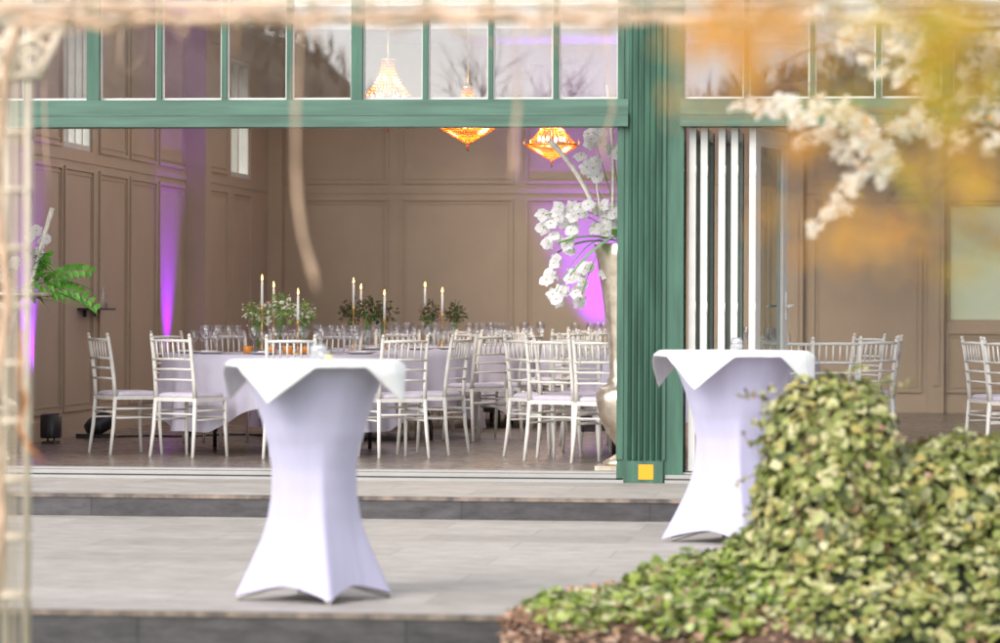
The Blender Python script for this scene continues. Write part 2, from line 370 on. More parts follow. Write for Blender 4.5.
for a, c in ((781,803),(928,944)):
    b = MB(); xa, xc = P_y(a,306,YB).x, P_y(c,306,YB).x; b.box((xa,YB-.08,FZ),(xc,YB-.025,ZC-.001)); b.box((xa+.06,YB-.095,FZ+.3),(xc-.05,YB-.0805,2.45)); b.build('pilaster', M['wall'], pav)
b = MB(); t = .05
for (a0,c0,a1,c1) in ((wx0,1.18,wx0+t,2.55),(wx1-t,1.18,wx1,2.55),(wx0+t,1.18,wx1-t,1.18+t),(wx0+t,2.5,wx1-t,2.55),(wx0+.72,1.23,wx0+.76,2.5)):
    b.box((a0+.001,YB+.04,c0+.001),(a1-.001,YB+.12,c1-.001))
fo = b.build('window', M['wall'], pav); g = MB(); g.box((wx0+.01,YB+.075,1.19),(wx1-.01,YB+.08,2.54)); g.build('pane', M['frost'], fo)
# right wall
b = MB(); b.box((XR,0,0),(XR+.2,YB-.001,ZC)); o = Vector((XR,0,0)); nl = Vector((-1,0,0))
for k in range(9): moulding(b, o, EY, nl, .4+1.6*k, 1.8+1.6*k, ZL0, ZL1); moulding(b, o, EY, nl, .4+1.6*k, 1.8+1.6*k, ZU0, ZU1)
b.build('wall', M['wall'], pav)
# roof; its two long unseen rooflights are added to brighten the hall
b = MB()
sk = [(-3.6,-.4), (2.2,5.4)]
xs = [XL-.35, -3.6, .4, 2.0, 5.4, XR+.35]; ys = [-.35, 1.6, 12.6, YB+.35]
for i in range(5):
    for j in range(3):
        if i in (1,3) and j == 1: continue
        b.box((xs[i],ys[j],ZC),(xs[i+1],ys[j+1],ZC+.25))
rf = b.build('roof', M['ceil'], pav)
b = MB(); b.box((XL-.4,-.45,ZC+.05),(XR+.4,-.351,ZC+.45)); b.build('cornice', M['greenh'], pav)
for (xa, xb) in ((-3.6,.4),(2.0,5.4)):
    g = MB(); g.box((xa,1.6,ZC+.255),(xb,12.6,ZC+.262)); s_ = g.build('added_rooflight', M['winglass'], rf)
    f = MB()
    for k in range(9): f.box((xa,1.6+k*1.36,ZC+.265),(xb,1.66+k*1.36,ZC+.31))
    f.build('added_rooflight_bar', M['white'], rf)
# front: columns, beam, transoms
CX0, CX1 = P_y(617,306,-.06).x, P_y(683,306,-.06).x
def column(x0, x1, plate=False):
    b = MB(); w_ = x1-x0
    b.box((x0,-.06,.141),(x1-.13,.30,ZC-.002)); b.box((x1-.13,-.045,.141),(x1,.30,ZC-.002))
    n = 6; a0 = x0+.07; a1 = x1-.14; st = (a1-a0)/n
    for k in range(n):          # raised rounded reeds leave flutes between them
        xc = a0+st*(k+.5); rr = st*.36
        vs = []
        for z in (.30, ZC-.01):
            for q in range(7):
                an = pi*q/6; vs.append((xc-rr*math.cos(an), -.061-rr*.9*math.sin(an), z))
        b.add(vs, [(q,q+1,q+8,q+7) for q in range(6)] + [(6,5,4,3,2,1,0)], 0, True)
    b.box((x0,-.072,.301),(x0+.045,-.061,ZC-.003)); b.box((x1-.135,-.07,.301),(x1-.12,-.0455,ZC-.003))
    co = b.build('column', M['green'], pav)
    p = MB(); p.box((x0+.0455,-.082,.142),(x1-.1355,-.061,.29)); po = p.build('plinth', M['green'], co)
    if plate:
        s_ = MB(); s_.box((x0+.155,-.0855,.165),(x0+.258,-.0825,.268)); s_.build('yellow_plate', M['sticker'], co)
        for k in range(7): s_ = MB(); s_.octa((x0+.08+k*.036,-.085,.30), .006); s_.build('stud', M['silver'], co)
column(CX0, CX1, True)
column(XL-.2, XL+.15); column(XR-.3, XR+.2)
ZB0, ZB1 = 2.605, 2.80
XA, XZ = XL+.151, XR-.301
for (x0, x1) in ((XA, CX0+.075), (CX1-.02, XZ)):
    b = MB(); e0 = .0 if x0 == XA else .0
    b.box((x0,-.12,ZB0),(x1,.12,ZB0+.075)); b.box((x0,-.105,ZB0+.078),(x1,.12,ZB0+.092)); b.box((x0,-.075,ZB0+.092),(x1,.12,ZB1-.004)); b.box((x0,-.085,ZB0+.0755),(x1,.1,ZB0+.0775))
    b.build('beam', M['greenh'], pav)
def mullion_list(pxs): return [(P_y(a,100,-.03).x, P_y(c,100,-.03).x) for a, c in pxs]
left_m = mullion_list([(23,28),(87,99),(156,161),(221,226),(286,291),(351,362),(422,427),(487.5,492),(552.5,557.5)])
x = left_m[0][0]
for k in range(1, 6): left_m.insert(0, (x-.455*k, x-.455*k+.035))
left_m = [m for m in left_m if m[0] > XA+.05]
right_m = mullion_list([(743,748),(809,814),(875,880),(941,952)]); x = right_m[-1][0]
for k in range(1, 7): right_m.append((x+.46*k+.04, x+.46*k+.075))
right_m = [m for m in right_m if m[1] < XZ-.05]
for lst, (x0, x1) in ((left_m, (XA, CX0)), (right_m, (CX1, XZ))):
    f = MB(); f.box((x0,-.05,ZC-.12),(x1,.05,ZC-.002))
    tr = f.build('transom_window', M['greenh'], pav)
    ed = [x0] + [v for m in lst for v in m] + [x1]
    for a, c in lst:
        f = MB(); dpt = -.07 if c-a > .06 else -.045
        f.box((a,dpt,ZB1-.003),(c,.05,ZC-.121)); f.build('mullion', M['green'], tr)
    for k in range(0, len(ed), 2):
        a, c = ed[k], ed[k+1]
        g = MB(); g.box((a+.012,0,ZB1+.012),(c-.012,.004,ZC-.13))
        # panes are never perfectly coplanar: tiny individual tilt
        po = g.build('pane', M['pane'], tr)
        f = MB(); f.box((a,-.012,ZB1-.003),(c,.012,ZB1+.014)); f.box((a,-.012,ZB1+.0145),(a+.012,.012,ZC-.122)); f.box((c-.012,-.012,ZB1+.0145),(c,.012,ZC-.122))
        f.build('glazing_bead', M['white'], tr)
# sill tracks
for (x0, x1) in ((XA, CX0+.05), (CX1-.12, XZ)):
    b = MB(); b.box((x0,-.085,.1402),(x1,-.0195,.160)); b.box((x0,-.06,.1602),(x1,-.0195,.170),1); b.box((x0,-.055,.1702),(x1,-.0195,.196)); b.box((x0,-.0193,FZ+.0005),(x1,.12,.212))
    b.build('door_sill', [M['sill'], M['dark']], pav)
# folded door leaves
def leaf_door(A, B, clad, handle=False, s=.075):
    d = (B-A); Lh = d.length; ex = d.normalized(); nn = Vector((ex.y,-ex.x,0))
    Mx = Matrix((ex, nn, Vector((0,0,1)))).transposed().to_4x4(); Mx.translation = Vector((A.x, A.y, 0))
    z0, z1 = .222, 2.598; h = .0235
    b = MB()
    b.box((0,-h,z0),(s,h,z1),0,Mx); b.box((Lh-s,-h,z0),(Lh,h,z1),0,Mx); b.box((s,-h,z0),(Lh-s,h,z0+.12),0,Mx); b.box((s,-h,z1-s),(Lh-s,h,z1),0,Mx)
    lf = b.build('door_leaf', M['white'], pav)
    g = MB(); g.box((s+.001,-.004,z0+.121),(Lh-s-.001,.004,z1-s-.001),0,Mx); g.build('pane', M['doorglass'], lf)
    if clad:
        g = MB(); g.box((.004,h+.001,z0),(Lh,h+.006,z0+.12),0,Mx); g.box((.004,h+.001,z0+.121),(s,h+.006,z1),0,Mx); g.box((Lh-s,h+.001,z0+.121),(Lh,h+.006,z1),0,Mx); g.build('green_cladding', M['green'], lf)
    for zz in (.5,1.35,2.3): hg = MB(); hg.tube([Mx @ Vector((.0,h,zz-.04)), Mx @ Vector((.0,h,zz+.04))], .0045, 6); hg.build('hinge', M['white'], lf)
    if handle:
        g = MB(); 
        for sg in (-1,1):
            g.box((Lh-.055,sg*h-.004 if sg>0 else -h-.008,1.27),(Lh-.02,sg*h+.008 if sg>0 else -h+.004,1.47),0,Mx)
            g.tube([Mx @ Vector((Lh-.037,sg*h,1.37)), Mx @ Vector((Lh-.037,sg*(h+.05),1.37)), Mx @ Vector((Lh-.05,sg*(h+.055),1.37)), Mx @ Vector((Lh-.17,sg*(h+.055),1.365))], .010, 8)
        g.build('handle', M['white'], lf)
YD = .03
def dx(px): return P_y(px,306,YD).x
for k, px in enumerate((692,703.5,721.3,734)):
    a = Vector((dx(px),YD,0)); leaf_door(a, a+Vector((.003,.82,0)), k % 2 == 1)
leaf_door(Vector((dx(752),YD,0)), Vector((P_y(784.5,306,.8).x,.8,0)), False, True, .12)

# hedge outside the left windows and behind the back window
def shrub_row(name, p0, p1, h, wd, n, label):
    b = MB(); p0 = Vector(p0); p1 = Vector(p1)
    for i in range(n):
        t = random.random(); c = p0.lerp(p1, t); hh = h*(.85+.3*noise.noise(Vector((t*9,1,0))))
        p = c + Vector((random.gauss(0,wd*.4), random.gauss(0,wd*.4), random.random()**.7*hh))
        b.leaf(p, (random.gauss(0,1),random.gauss(0,1),random.gauss(.5,1)), (random.gauss(0,1),random.gauss(0,1),random.gauss(0,1)), random.uniform(.2,.38), .26)
    for k in range(14):
        c = p0.lerp(p1, (k+.5)/14); b.tube([c, c+Vector((.05,.05,h*.8))], [.04,.015], 5, 1)
    return tag(b.build(name, [M['hedge'], M['bark']]), label, 'hedge')
M['hedge'] = leafmat('hedge_leaves', [(0,(.16,.19,.03)),(.5,(.30,.28,.06)),(1,(.45,.44,.2))], .6)
shrub_row('hedge', (-8.5,2,-.17), (-8.5,18,-.17), 6.2, 1.0, 5000, 'tall yellow-green hedge seen through the high windows of the left wall')
shrub_row('hedge', (2,24,-.17), (12,24,-.17), 1.8, .9, 1600, 'pale green hedge behind the window at the far right of the hall')

# ------------------------------------------------------------------ uplights
def uplight(x, y, rz, label, power, tilt=8, aim=None):
    t = empty('uplight', (x,y,FZ), rz, label, 'stage light', 'purple uplights along the walls')
    b = MB(); b.lathe([(.0,.0),(.085,.0),(.09,.02),(.09,.19),(.075,.2),(.075,.185),(.0,.183)], 18, (0,0,.045)); 
    b.build('housing', M['black'], t)
    b = MB(); b.tube([(-.11,0,.02),(-.11,0,.15)], .008, 6); b.tube([(.11,0,.02),(.11,0,.15)], .008, 6); b.box((-.12,-.05,.001),(.12,.05,.02)); b.box((-.10,-.012,.145),(-.088,.012,.16)); b.build('bracket', M['black'], t)
    ld = bpy.data.lights.new('purple_lamp', 'SPOT'); ld.energy = power; ld.color = (.25,.0,1); ld.spot_size = R_(50); ld.spot_blend = 1; ld.shadow_soft_size = .05
    lo = bpy.data.objects.new('purple_lamp', ld); COL.objects.link(lo); lo.parent = t; lo.location = (0,0,.27)
    dv = Vector((0,math.tan(R_(tilt)),1)).normalized(); lo.rotation_euler = (-dv).to_track_quat('Z','Y').to_euler()
yA = P_x(167,306,XL).y; yB_ = P_x(28,306,XL).y
uplight(XL+.3, yA, pi/2, 'black uplight against the left wall washing a narrow panel purple behind the white chairs', 340)
uplight(XL+.2, yB_, pi/2, 'black uplight by the left end of the left wall, near the potted flowers', 340)
uplight(P_y(597,306,YB).x, YB-.42, 0, 'black uplight on the floor by the rear wall behind the silver urn', 620)
# black spotlight lying on the floor and its cable
fp = P_d(92,306,29.2)
t = empty('floor_spotlight', (XL+.3, P_x(64,306,XL).y, FZ), .6, 'black floor spotlight at the foot of the left wall, beside the leftmost white chair', 'stage light')
b = MB(); Mx = Matrix.Translation((0,0,.11)) @ Matrix.Rotation(R_(62),4,'Y')
vs = []; 
b.lathe([(.0,-.1),(.06,-.1),(.085,-.04),(.09,.1),(.10,.12),(.08,.12),(.0,.10)], 16)
b.v = [tuple(Mx @ Vector(v)) for v in b.v]; b.build('housing', M['black'], t)
b = MB(); b.box((-.16,-.10,.0),(.13,.10,.035)); b.tube([(-.02,-.10,.03),(-.02,-.11,.12)], .01, 6); b.tube([(-.02,.10,.03),(-.02,.11,.12)], .01, 6); b.build('base', M['black'], t)
b = MB(); q = [Vector((XL+.45, P_x(64,306,XL).y+.1, FZ+.008))]
for k in range(1, 16):
    q.append(Vector((XL+.45+k*.09+.06*math.sin(k*1.3), q[0].y+.15*math.sin(k*.8)+k*.06, FZ+.008)))
b.tube(q, .008, 5); b.tube([p+Vector((.0,.08+.05*math.sin(i),0)) for i, p in enumerate(q)], .008, 5)
tag(b.build('cable', M['black']), 'black cables trailing over the floor from the spotlight by the left wall', 'cable')
# wall shelf with small glass
sp = P_x(88,308,XL)
t = empty('wall_shelf', (XL, sp.y, sp.z), 0, 'small black shelf on the left wall above the green leaves', 'shelf')
b = MB(); b.box((.001,-.42,-.02),(.16,.42,0)); b.build('board', M['black'], t)
for y_ in (-.2,.17): b = MB(); b.box((.001,y_,-.08),(.03,y_+.03,-.0205)); b.build('bracket', M['black'], t)
b = MB(); b.lathe([(0,0),(.04,0),(.045,.1),(.03,.16),(.04,.2)], 12); tag(b.build('glass_jar', M['glass'], None, (XL+.08, sp.y+.25, sp.z+.001)), 'small glass jar standing on the black wall shelf', 'jar')

# ------------------------------------------------------------------ chairs
def make_chair():
    t = empty('banquet_chair'); C = M['chair']
    def lim(pts, r, name, parent=t, n=8):
        m = MB(); m.tube(pts, r, n); return m.build(name, C, parent)
    up = {}
    for s in (-1,1):
        pts = [(s*.205,-.235,0),(s*.195,-.205,.22),(s*.188,-.188,.45),(s*.184,-.20,.60),(s*.182,-.225,.78),(s*.182,-.25,.915)]
        lim(pts[:3], [.013,.0155,.017], 'leg')
        up[s] = pts[2:]
        lim([(s*.195,.205,0),(s*.188,.19,.22),(s*.185,.185,.445)], [.0125,.015,.0165], 'leg')
    m = MB()
    for s in (-1,1):
        m.tube(up[s], [.017,.0165,.016,.0145], 8); e = up[s][-1]
        m.tube([e,(e[0],e[1]-.003,e[2]+.008),(e[0],e[1]-.005,e[2]+.016),(e[0],e[1]-.007,e[2]+.026)], [.009,.014,.014,.006], 8)
    def by(z): return -.188-(z-.45)*.135 if z > .45 else -.188
    for z, r in ((.885,.0125),(.745,.010),(.668,.009),(.588,.009)): m.tube([(-.184,by(z),z),(0,by(z)-.012,z+.003),(.184,by(z),z)], r, 8)
    for k in range(6):
        x = -.184+.368*(k+1)/7; m.tube([(x,by(.745)-.009,.745),(x,by(.815)-.010,.815),(x,by(.885)-.010,.885)], [.006,.0085,.006], 6)
    m.build('backrest', C, t)
    m = MB(); m.box((-.20,-.20,.425),(.20,.20,.455)); 
    sf = m.build('seat_frame', C, t)
    def pad(u_, v_):
        # rounded cushion: super-ellipse plan, puffed
        a = u_*2*pi; k = v_
        prof = [(0,.034),(.6,.036),(.88,.031),(.98,.018),(1.0,.004),(.97,-.002)]
        i = min(int(k*5), 4); f = k*5-i; r = prof[i][0]*(1-f)+prof[i+1][0]*f; z = prof[i][1]*(1-f)+prof[i+1][1]*f
        ca_, sa_ = math.cos(a), math.sin(a); e = .35
        return (.198*r*math.copysign(abs(ca_)**e, ca_), .20*r*math.copysign(abs(sa_)**e, sa_)+.005, .458+z)
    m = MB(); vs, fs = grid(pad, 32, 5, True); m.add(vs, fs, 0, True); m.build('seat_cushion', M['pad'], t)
    m = MB()
    for z in (.355,.285):
        for s in (-1,1): m.tube([(s*.191,-.196,z),(s*.188,.19,z)], .0085, 6)
    for z in (.375,.30): m.tube([(-.188,.191,z),(.188,.191,z)], .0085, 6)
    m.tube([(-.19,-.198,.33),(.19,-.198,.33)], .0085, 6)
    m.build('stretcher', C, t)
    return t
chair0 = make_chair(); chair_used = [False]
CHG = 'white banquet chairs around the round tables'
def chair(px, d, face, label):
    """face: degrees clockwise from looking away from the camera"""
    if not chair_used[0]: c = chair0; chair_used[0] = True
    else: c = copy_tree(chair0)
    p = G(px, d, FZ+.0005); c.location = p; c.rotation_euler = (0,0,-(YAW + R_(face)))
    tag(c, label, 'chair', CHG); return c

# ------------------------------------------------------------------ tables
def cloth_mesh(Rt, zt, h, emax, rot, nf=9, seed=0):
    b = MB(); n = 180
    rnd = random.Random(seed); ph = [rnd.uniform(0,6) for _ in range(4)]
    def ext(a):
        e = h/max(abs(math.cos(a-rot)), abs(math.sin(a-rot))); return min(e, emax) - Rt
    rows = []
    for rr in (0,.35,.7,.97,1.0): rows.append([(Rt*rr*math.cos(2*pi*i/n), Rt*rr*math.sin(2*pi*i/n), zt - (.004 if rr == 1 else 0)) for i in range(n)])
    for k in range(1, 11):
        t_ = k/10; row = []
        for i in range(n):
            a = 2*pi*i/n; e = ext(a)
            fold = math.sin(nf*2*a+ph[0]) * .5 + .35*math.sin(nf*3.3*a+ph[1]) + .3*math.sin(nf*.9*a+ph[2])
            amp = .05*t_**1.2*(.6+e)
            r = Rt + .012 + .05*t_ + amp*fold*.9; z = zt - .01 - e*t_*.985
            aa = a + .02*t_*math.cos(nf*2*a+ph[0])
            row.append((r*math.cos(aa), r*math.sin(aa), z))
        rows.append(row)
    vs = [v for r_ in rows for v in r_]
    fs = [(j*n+i, j*n+(i+1) % n, (j+1)*n+(i+1) % n, (j+1)*n+i) for j in range(len(rows)-1) for i in range(n)]
    b.add(vs, fs, 0, True); return b
ZT = .775
def round_table(px, d, Rt, h, emax, rot, seed, tl, cl):
    p = G(px, d, FZ)
    t = empty('round_table', p, 0, tl, 'table', 'round banquet tables in the hall')
    b = MB(); b.lathe([(0,ZT-.03),(Rt-.02,ZT-.03),(Rt-.012,ZT-.027),(Rt-.012,ZT-.006),(Rt-.02,ZT-.005),(0,ZT-.005)], 48); b.build('tabletop', M['dark'], t)
    for sx in (-1,1):
        for sy in (-1,1):
            b = MB(); b.tube([(sx*.42,sy*.35,ZT-.035),(sx*.44,sy*.38,.5),(sx*.58,sy*.50,.3),(sx*.64,sy*.55,.12),(sx*.64,sy*.55,0)], .016, 8); b.build('leg', M['dark'], t)
    b = cloth_mesh(Rt, ZT, h, emax, rot, seed=seed)
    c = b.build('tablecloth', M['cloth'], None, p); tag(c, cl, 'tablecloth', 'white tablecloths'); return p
TA = dict(px=281, d=27.95, R=.93); TB = dict(px=368, d=30.9, R=.93); TC = dict(px=440, d=33.9, R=.93); TD = dict(px=700, d=27.9, R=.93)
TE = dict(px=548, d=35.6, R=.93); TF = dict(px=1132, d=27.4, R=.93)
desc = {'A': 'front left round table', 'B': 'second round table from the left', 'C': 'rear round table below the middle chandelier', 'D': 'round table behind the green column', 'E': 'rearmost table by the purple back wall', 'F': 'round table at the far right edge'}
for key, T, hh, em, rot, sd_ in (('A',TA,1.33,1.53,R_(8),1),('B',TB,1.42,1.62,R_(50),2),('C',TC,1.42,1.6,R_(20),3),('D',TD,1.33,1.56,R_(20),4),('E',TE,1.4,1.6,R_(0),5),('F',TF,1.4,1.6,R_(30),6)):
    T['p'] = round_table(T['px'], T['d'], T['R'], hh, em, rot, sd_, 'folding table with bent dark legs, the '+desc[key], 'white linen cloth draped over the '+desc[key])

# name tables for labels
chair(128,27.25,60,'leftmost white chair, seen side on, in front of the floor spotlight')
chair(191,26.75,33,'white chair turned half away, next right of the leftmost chair')
chair(188,29.3,128,'white chair almost hidden directly behind the half-turned front left chair')
chair(294,26.55,2,'white chair seen straight from behind, directly over the left cocktail table')
chair(393,26.75,-24,'white chair seen from behind just right of the left cocktail table')
chair(432,27.35,-68,'white chair in profile facing left, nearest one right of the left cocktail table')
chair(476,30.2,-38,'white chair turned away to the left at the second table, behind the profile chair')
chair(508,30.6,-66,'white chair in profile facing left in the middle aisle, rearmost beside the second table')
chair(564,26.35,30,'front white chair left of the silver urn, its backrest and four legs in full view')
chair(545,27.0,52,'white chair nested close behind the front chair left of the silver urn')
chair(611,25.95,28,'white chair half hidden behind the silver urn')
chair(582,27.6,14,'white chair between the urn and the front chair, one row further back')
chair(596,29.2,66,'white chair across the aisle left of the urn, against the purple light')
chair(829,26.3,-8,'first white chair right of the folded doors, its back above the ivy bush')
chair(858,27.2,-34,'second white chair right of the folded doors, turned a little left')
chair(869,28.2,-80,'third white chair right of the folded doors, seen edge on')
chair(848,29.4,-128,'white chair behind the second one right of the folded doors, facing the camera')
chair(790,26.0,8,'white chair glimpsed through the glass of the open door leaf')
chair(1002,27.1,74,'white chair in profile facing right near the right edge, left one of two')
chair(1026,26.4,58,'white chair cut by the right edge of the picture')
# far side chairs
chair(238,29.55,150,'white chair on the far side of the first table, left of the pale bouquets')
chair(330,29.5,200,'white chair on the far side of the first table, between pale and dark bouquets')
chair(302,32.0,140,'white chair on the far left side of the second table')
chair(391,32.3,188,'white chair on the far side of the second table behind the dark bouquets')
chair(448,32.0,230,'white chair between the second table and the rear table')
chair(405,32.4,10,'white chair with its back to the camera at the near side of the rear table')
chair(548,32.8,-75,'white chair at the right side of the rear table, in the middle distance')
chair(498,34.4,-90,'white chair beside the rear table, seen side on beyond the aisle')
chair(520,34.2,15,'white chair at the near left side of the table by the rear wall')
chair(566,34.0,-10,'white chair at the near side of the table by the rear wall')
chair(588,34.6,-35,'white chair at the right of the rearmost table, before the purple glow')
chair(515,36.8,150,'white chair beyond the table by the rear wall, left one')
chair(577,37.0,200,'white chair beyond the table by the rear wall, right one')
chair(455,35.6,170,'white chair between the rear table and the back wall')

# ------------------------------------------------------------------ table ware
def make_glass(h, r):
    b = MB(); b.lathe([(0,.001),(r*.85,.002),(r*.8,.005),(.006,.010),(.0045,.03),(.0045,h*.45),(.012,h*.5),(r*.8,h*.62),(r,h*.75),(r*.95,h*.88),(r*.78,h)], 14)
    return b.build('wine_glass', M['glass'])
g0 = make_glass(.22,.045); g1 = make_glass(.18,.037); used = {g0: False, g1: False}
ordw = ['first','second','third','fourth','fifth','sixth','seventh','eighth','ninth','tenth','eleventh','twelfth','thirteenth','fourteenth','fifteenth','sixteenth','seventeenth','eighteenth','nineteenth','twentieth'] + ['twenty-'+x for x in ['first','second','third','fourth','fifth','sixth','seventh','eighth','ninth']] + ['thirtieth']
def topx(p): v = p-CAM; return v.dot(RT)/v.dot(FW)
def glasses(T, key, seats, n=3):
    pts = []
    for si, a in enumerate(seats):
        for k in range(n):
            aa = R_(a) + (-.12, .04, .16)[k]; rr = (.60, .70, .62)[k]
            pts.append((T['p'] + Vector((rr*math.sin(aa), -rr*math.cos(aa), ZT+.001)), g0 if k != 1 else g1))
    pts.sort(key=lambda q: topx(q[0]))
    for i, (p, src) in enumerate(pts):
        if not used[src]: o_ = src; used[src] = True
        else: o_ = src.copy(); COL.objects.link(o_)
        o_.location = p; o_.rotation_euler = (0,0,i)
        tag(o_, '%s stemmed wine glass from the left on the %s' % (ordw[i], desc[key]), 'wine glass', 'wine glasses on the banquet tables')
glasses(TA, 'A', [-72,-40,-4,32,66,102,140,178,215,252])
glasses(TB, 'B', [-66,-30,4,40,78,120,160,200,245])
glasses(TC, 'C', [-70,-30,10,50,90,150,210])
glasses(TD, 'D', [-70,-35,35,55,80,110,150,210])
glasses(TE, 'E', [-60,-10,40,120,200])
def plates(T, key, seats):
    for i, a in enumerate(seats):
        p = T['p'] + Vector((.76*math.sin(R_(a)), -.76*math.cos(R_(a)), ZT+.001))
        t = empty('place_setting', p, R_(a), '%s plate with folded napkin counted around the %s' % (ordw[i], desc[key]), 'plate', 'plates on the banquet tables')
        b = MB(); b.lathe([(0,.003),(.08,.003),(.125,.016),(.13,.018),(.08,.008),(0,.007)], 24); b.build('plate', M['plate'], t)
        b = MB(); b.box((-.045,-.08,.009),(.045,.08,.020)); b.box((-.035,-.07,.0205),(.04,.03,.028)); b.build('napkin', M['napkin'], t)
plates(TA, 'A', [-66,-36,0,34,66]); plates(TB, 'B', [-60,-25,10,45,80])

def candle(pxx, ytop, d, key, i, word):
    top = P_d(pxx, ytop, d); zt = FZ+ZT+.001; H = top.z-zt
    t = empty('candlestick', (top.x, top.y, zt), 0, '%s lit white taper candle on the %s' % (word, desc[key]), 'candle', 'lit taper candles on the tables')
    hh = H-.035-.20
    b = MB(); b.lathe([(0,0),(.045,0),(.045,.008),(.012,.02),(.006,.05),(.006,hh*.5),(.012,hh*.52),(.006,hh*.56),(.006,hh-.03),(.016,hh-.02),(.016,hh+.005),(0,hh+.005)], 14); b.build('holder', M['gold'], t)
    b = MB(); b.lathe([(0,hh+.0055),(.0115,hh+.006),(.0095,hh+.198),(0,hh+.20)], 12); b.build('candle', M['wax'], t)
    b = MB(); b.lathe([(0,hh+.205),(.0065,hh+.215),(.0075,hh+.222),(.004,hh+.24),(0,hh+.258)], 10); b.build('flame', M['flame'], t)
def bouquet(pxx, d, key, word, dark, zr=.27, R0=.13, dz=0):
    p = G(pxx, d, FZ+ZT+.001)
    t = empty('bouquet', p, 0, '%s %s on the %s' % (word, 'dark red-green bouquet' if dark else 'pale green and white bouquet', desc[key]), 'bouquet', 'small bouquets on the tables')
    b = MB(); b.lathe([(0,.001),(.035,.002),(.038,.02),(.03,.1),(.034,.16),(.045,.17)], 14); b.build('vase', M['glass'], t)
    m = MB(); rn = random.Random(int(pxx*7))
    for k in range(16):
        a = rn.uniform(0,2*pi); q = rn.uniform(.3,1); e = Vector((math.cos(a)*R0*q*.8, math.sin(a)*R0*q*.8, zr+dz+rn.uniform(-.04,.06)))
        m.tube([(0,0,.03), e*.45+Vector((0,0,.06)), e], .002, 4)
    m.build('stems', M['leafg'], t)
    m = MB()
    for k in range(300):
        v = Vector((rn.gauss(0,1),rn.gauss(0,1),rn.gauss(0,1))).normalized()*rn.uniform(.3,1.05)*(1+.35*noise.noise(Vector((k*.05,pxx,0))))
        if rn.random() < .16: v *= 1.3
        c = Vector((v.x*R0, v.y*R0, zr+dz+v.z*R0*.95+.02))
        s_ = rn.uniform(.012,.026) if rn.random() < .7 else rn.uniform(.03,.05)
        m.leaf(c, (rn.gauss(0,1),rn.gauss(0,1),rn.gauss(.3,1)), v, s_, s_*.7)
    m.build('foliage', M['bouqd'] if dark else M['bouq'], t)
bouquet(258,27.9,'A','left',False,.30,.10); bouquet(280,27.6,'A','middle',False,.33,.105); bouquet(303,28.0,'A','right',False,.30,.10)
candle(262,277,27.5,'A',0,'tallest, leftmost'); candle(273.6,284,28.3,'A',1,'middle'); candle(298,291,27.3,'A',2,'rightmost, lowest')
bouquet(351,31.0,'B','left',True,.31,.10); bouquet(368,30.7,'B','middle',True,.33,.105); bouquet(383,30.9,'B','right',True,.31,.10)
candle(353.5,280,30.6,'B',0,'tallest, leftmost'); candle(361,286,31.3,'B',1,'middle'); candle(384.5,292,30.4,'B',2,'rightmost, lowest')
bouquet(430,33.8,'C','left',True,.29,.105); bouquet(455,33.8,'C','right',True,.29,.105)
candle(425,284,34.0,'C',0,'left'); candle(442.3,289.6,33.4,'C',1,'right')
for i, (px, d) in enumerate(((271,27.35),(288,27.3),(248,27.5),(306,27.4))):
    b = MB(); b.lathe([(0,.001),(.035,.002),(.04,.06),(.036,.062),(.032,.01),(0,.008)], 14)
    tag(b.build('votive_holder', M['pot'], None, G(px,d,FZ+ZT+.0015)), '%s amber glass votive from the left under the pale bouquets' % ['second','third','first','fourth'][i], 'candle holder', 'amber votives under the pale bouquets')

# ------------------------------------------------------------------ chandeliers
def make_chandelier():
    t = empty('chandelier')
    m = MB()
    # upper strands: crown to widest ring
    ns = 26
    for k in range(ns):
        a = 2*pi*k/ns
        for q in range(15):
            u_ = q/14; r = .05 + .20*u_**1.9; z = .50 - .34*u_
            m.octa((r*math.cos(a), r*math.sin(a), z), .0105)
    m.build('strands', M['amber'], t)
    m = MB()
    for j in range(11):
        u_ = j/10; r = .255*(1-u_)**.85 + .012; z = .155 - .148*u_; n = max(6, int(r*2*pi/.021))
        for k in range(n):
            a = 2*pi*k/n + j*.3; m.octa((r*math.cos(a), r*math.sin(a), z), .0088)
    m.octa((0,0,-.02), .018); m.octa((0,0,-.055), .011, rz=.02); m.build('basket', M['amber'], t)
    m = MB(); m.lathe([(.252,.150),(.262,.153),(.262,.165),(.252,.168)], 40); m.lathe([(.045,.495),(.055,.50),(.055,.515),(.045,.52)], 24)
    m.tube([(0,0,.08),(0,0,.56)], .008, 8); m.build('frame', M['gold'], t)
    for k in range(8):
        a = 2*pi*k/8; c, s = math.cos(a), math.sin(a)
        m = MB(); m.tube([(.24*c,.24*s,.17),(.26*c,.26*s,.15),(.28*c,.28*s,.165),(.28*c,.28*s,.195)], .005, 6); m.lathe([(0,0),(.018,.004),(.02,.01)], 10, (.28*c,.28*s,.195))
        ar = m.build('arm', M['gold'], t)
    m = MB()
    for k in range(6):
        m = MB(); a = 2*pi*k/6+.3; m.lathe([(0,0),(.011,.012),(.013,.026),(.006,.045),(0,.055)], 8, (.13*math.cos(a), .13*math.sin(a), .19)); m.build('bulb', M['bulb'], t)
    for k in range(3):
        m = MB(); a = 2*pi*k/3; m.lathe([(0,0),(.010,.012),(.012,.026),(.006,.045),(0,.055)], 8, (.05*math.cos(a), .05*math.sin(a), .34)); m.build('bulb', M['bulb'], t)
    m = MB(); m.tube([(0,0,.53),(0,0,2.0)], .006, 6); m.build('chain', M['gold'], t)
    return t
ch0 = make_chandelier()
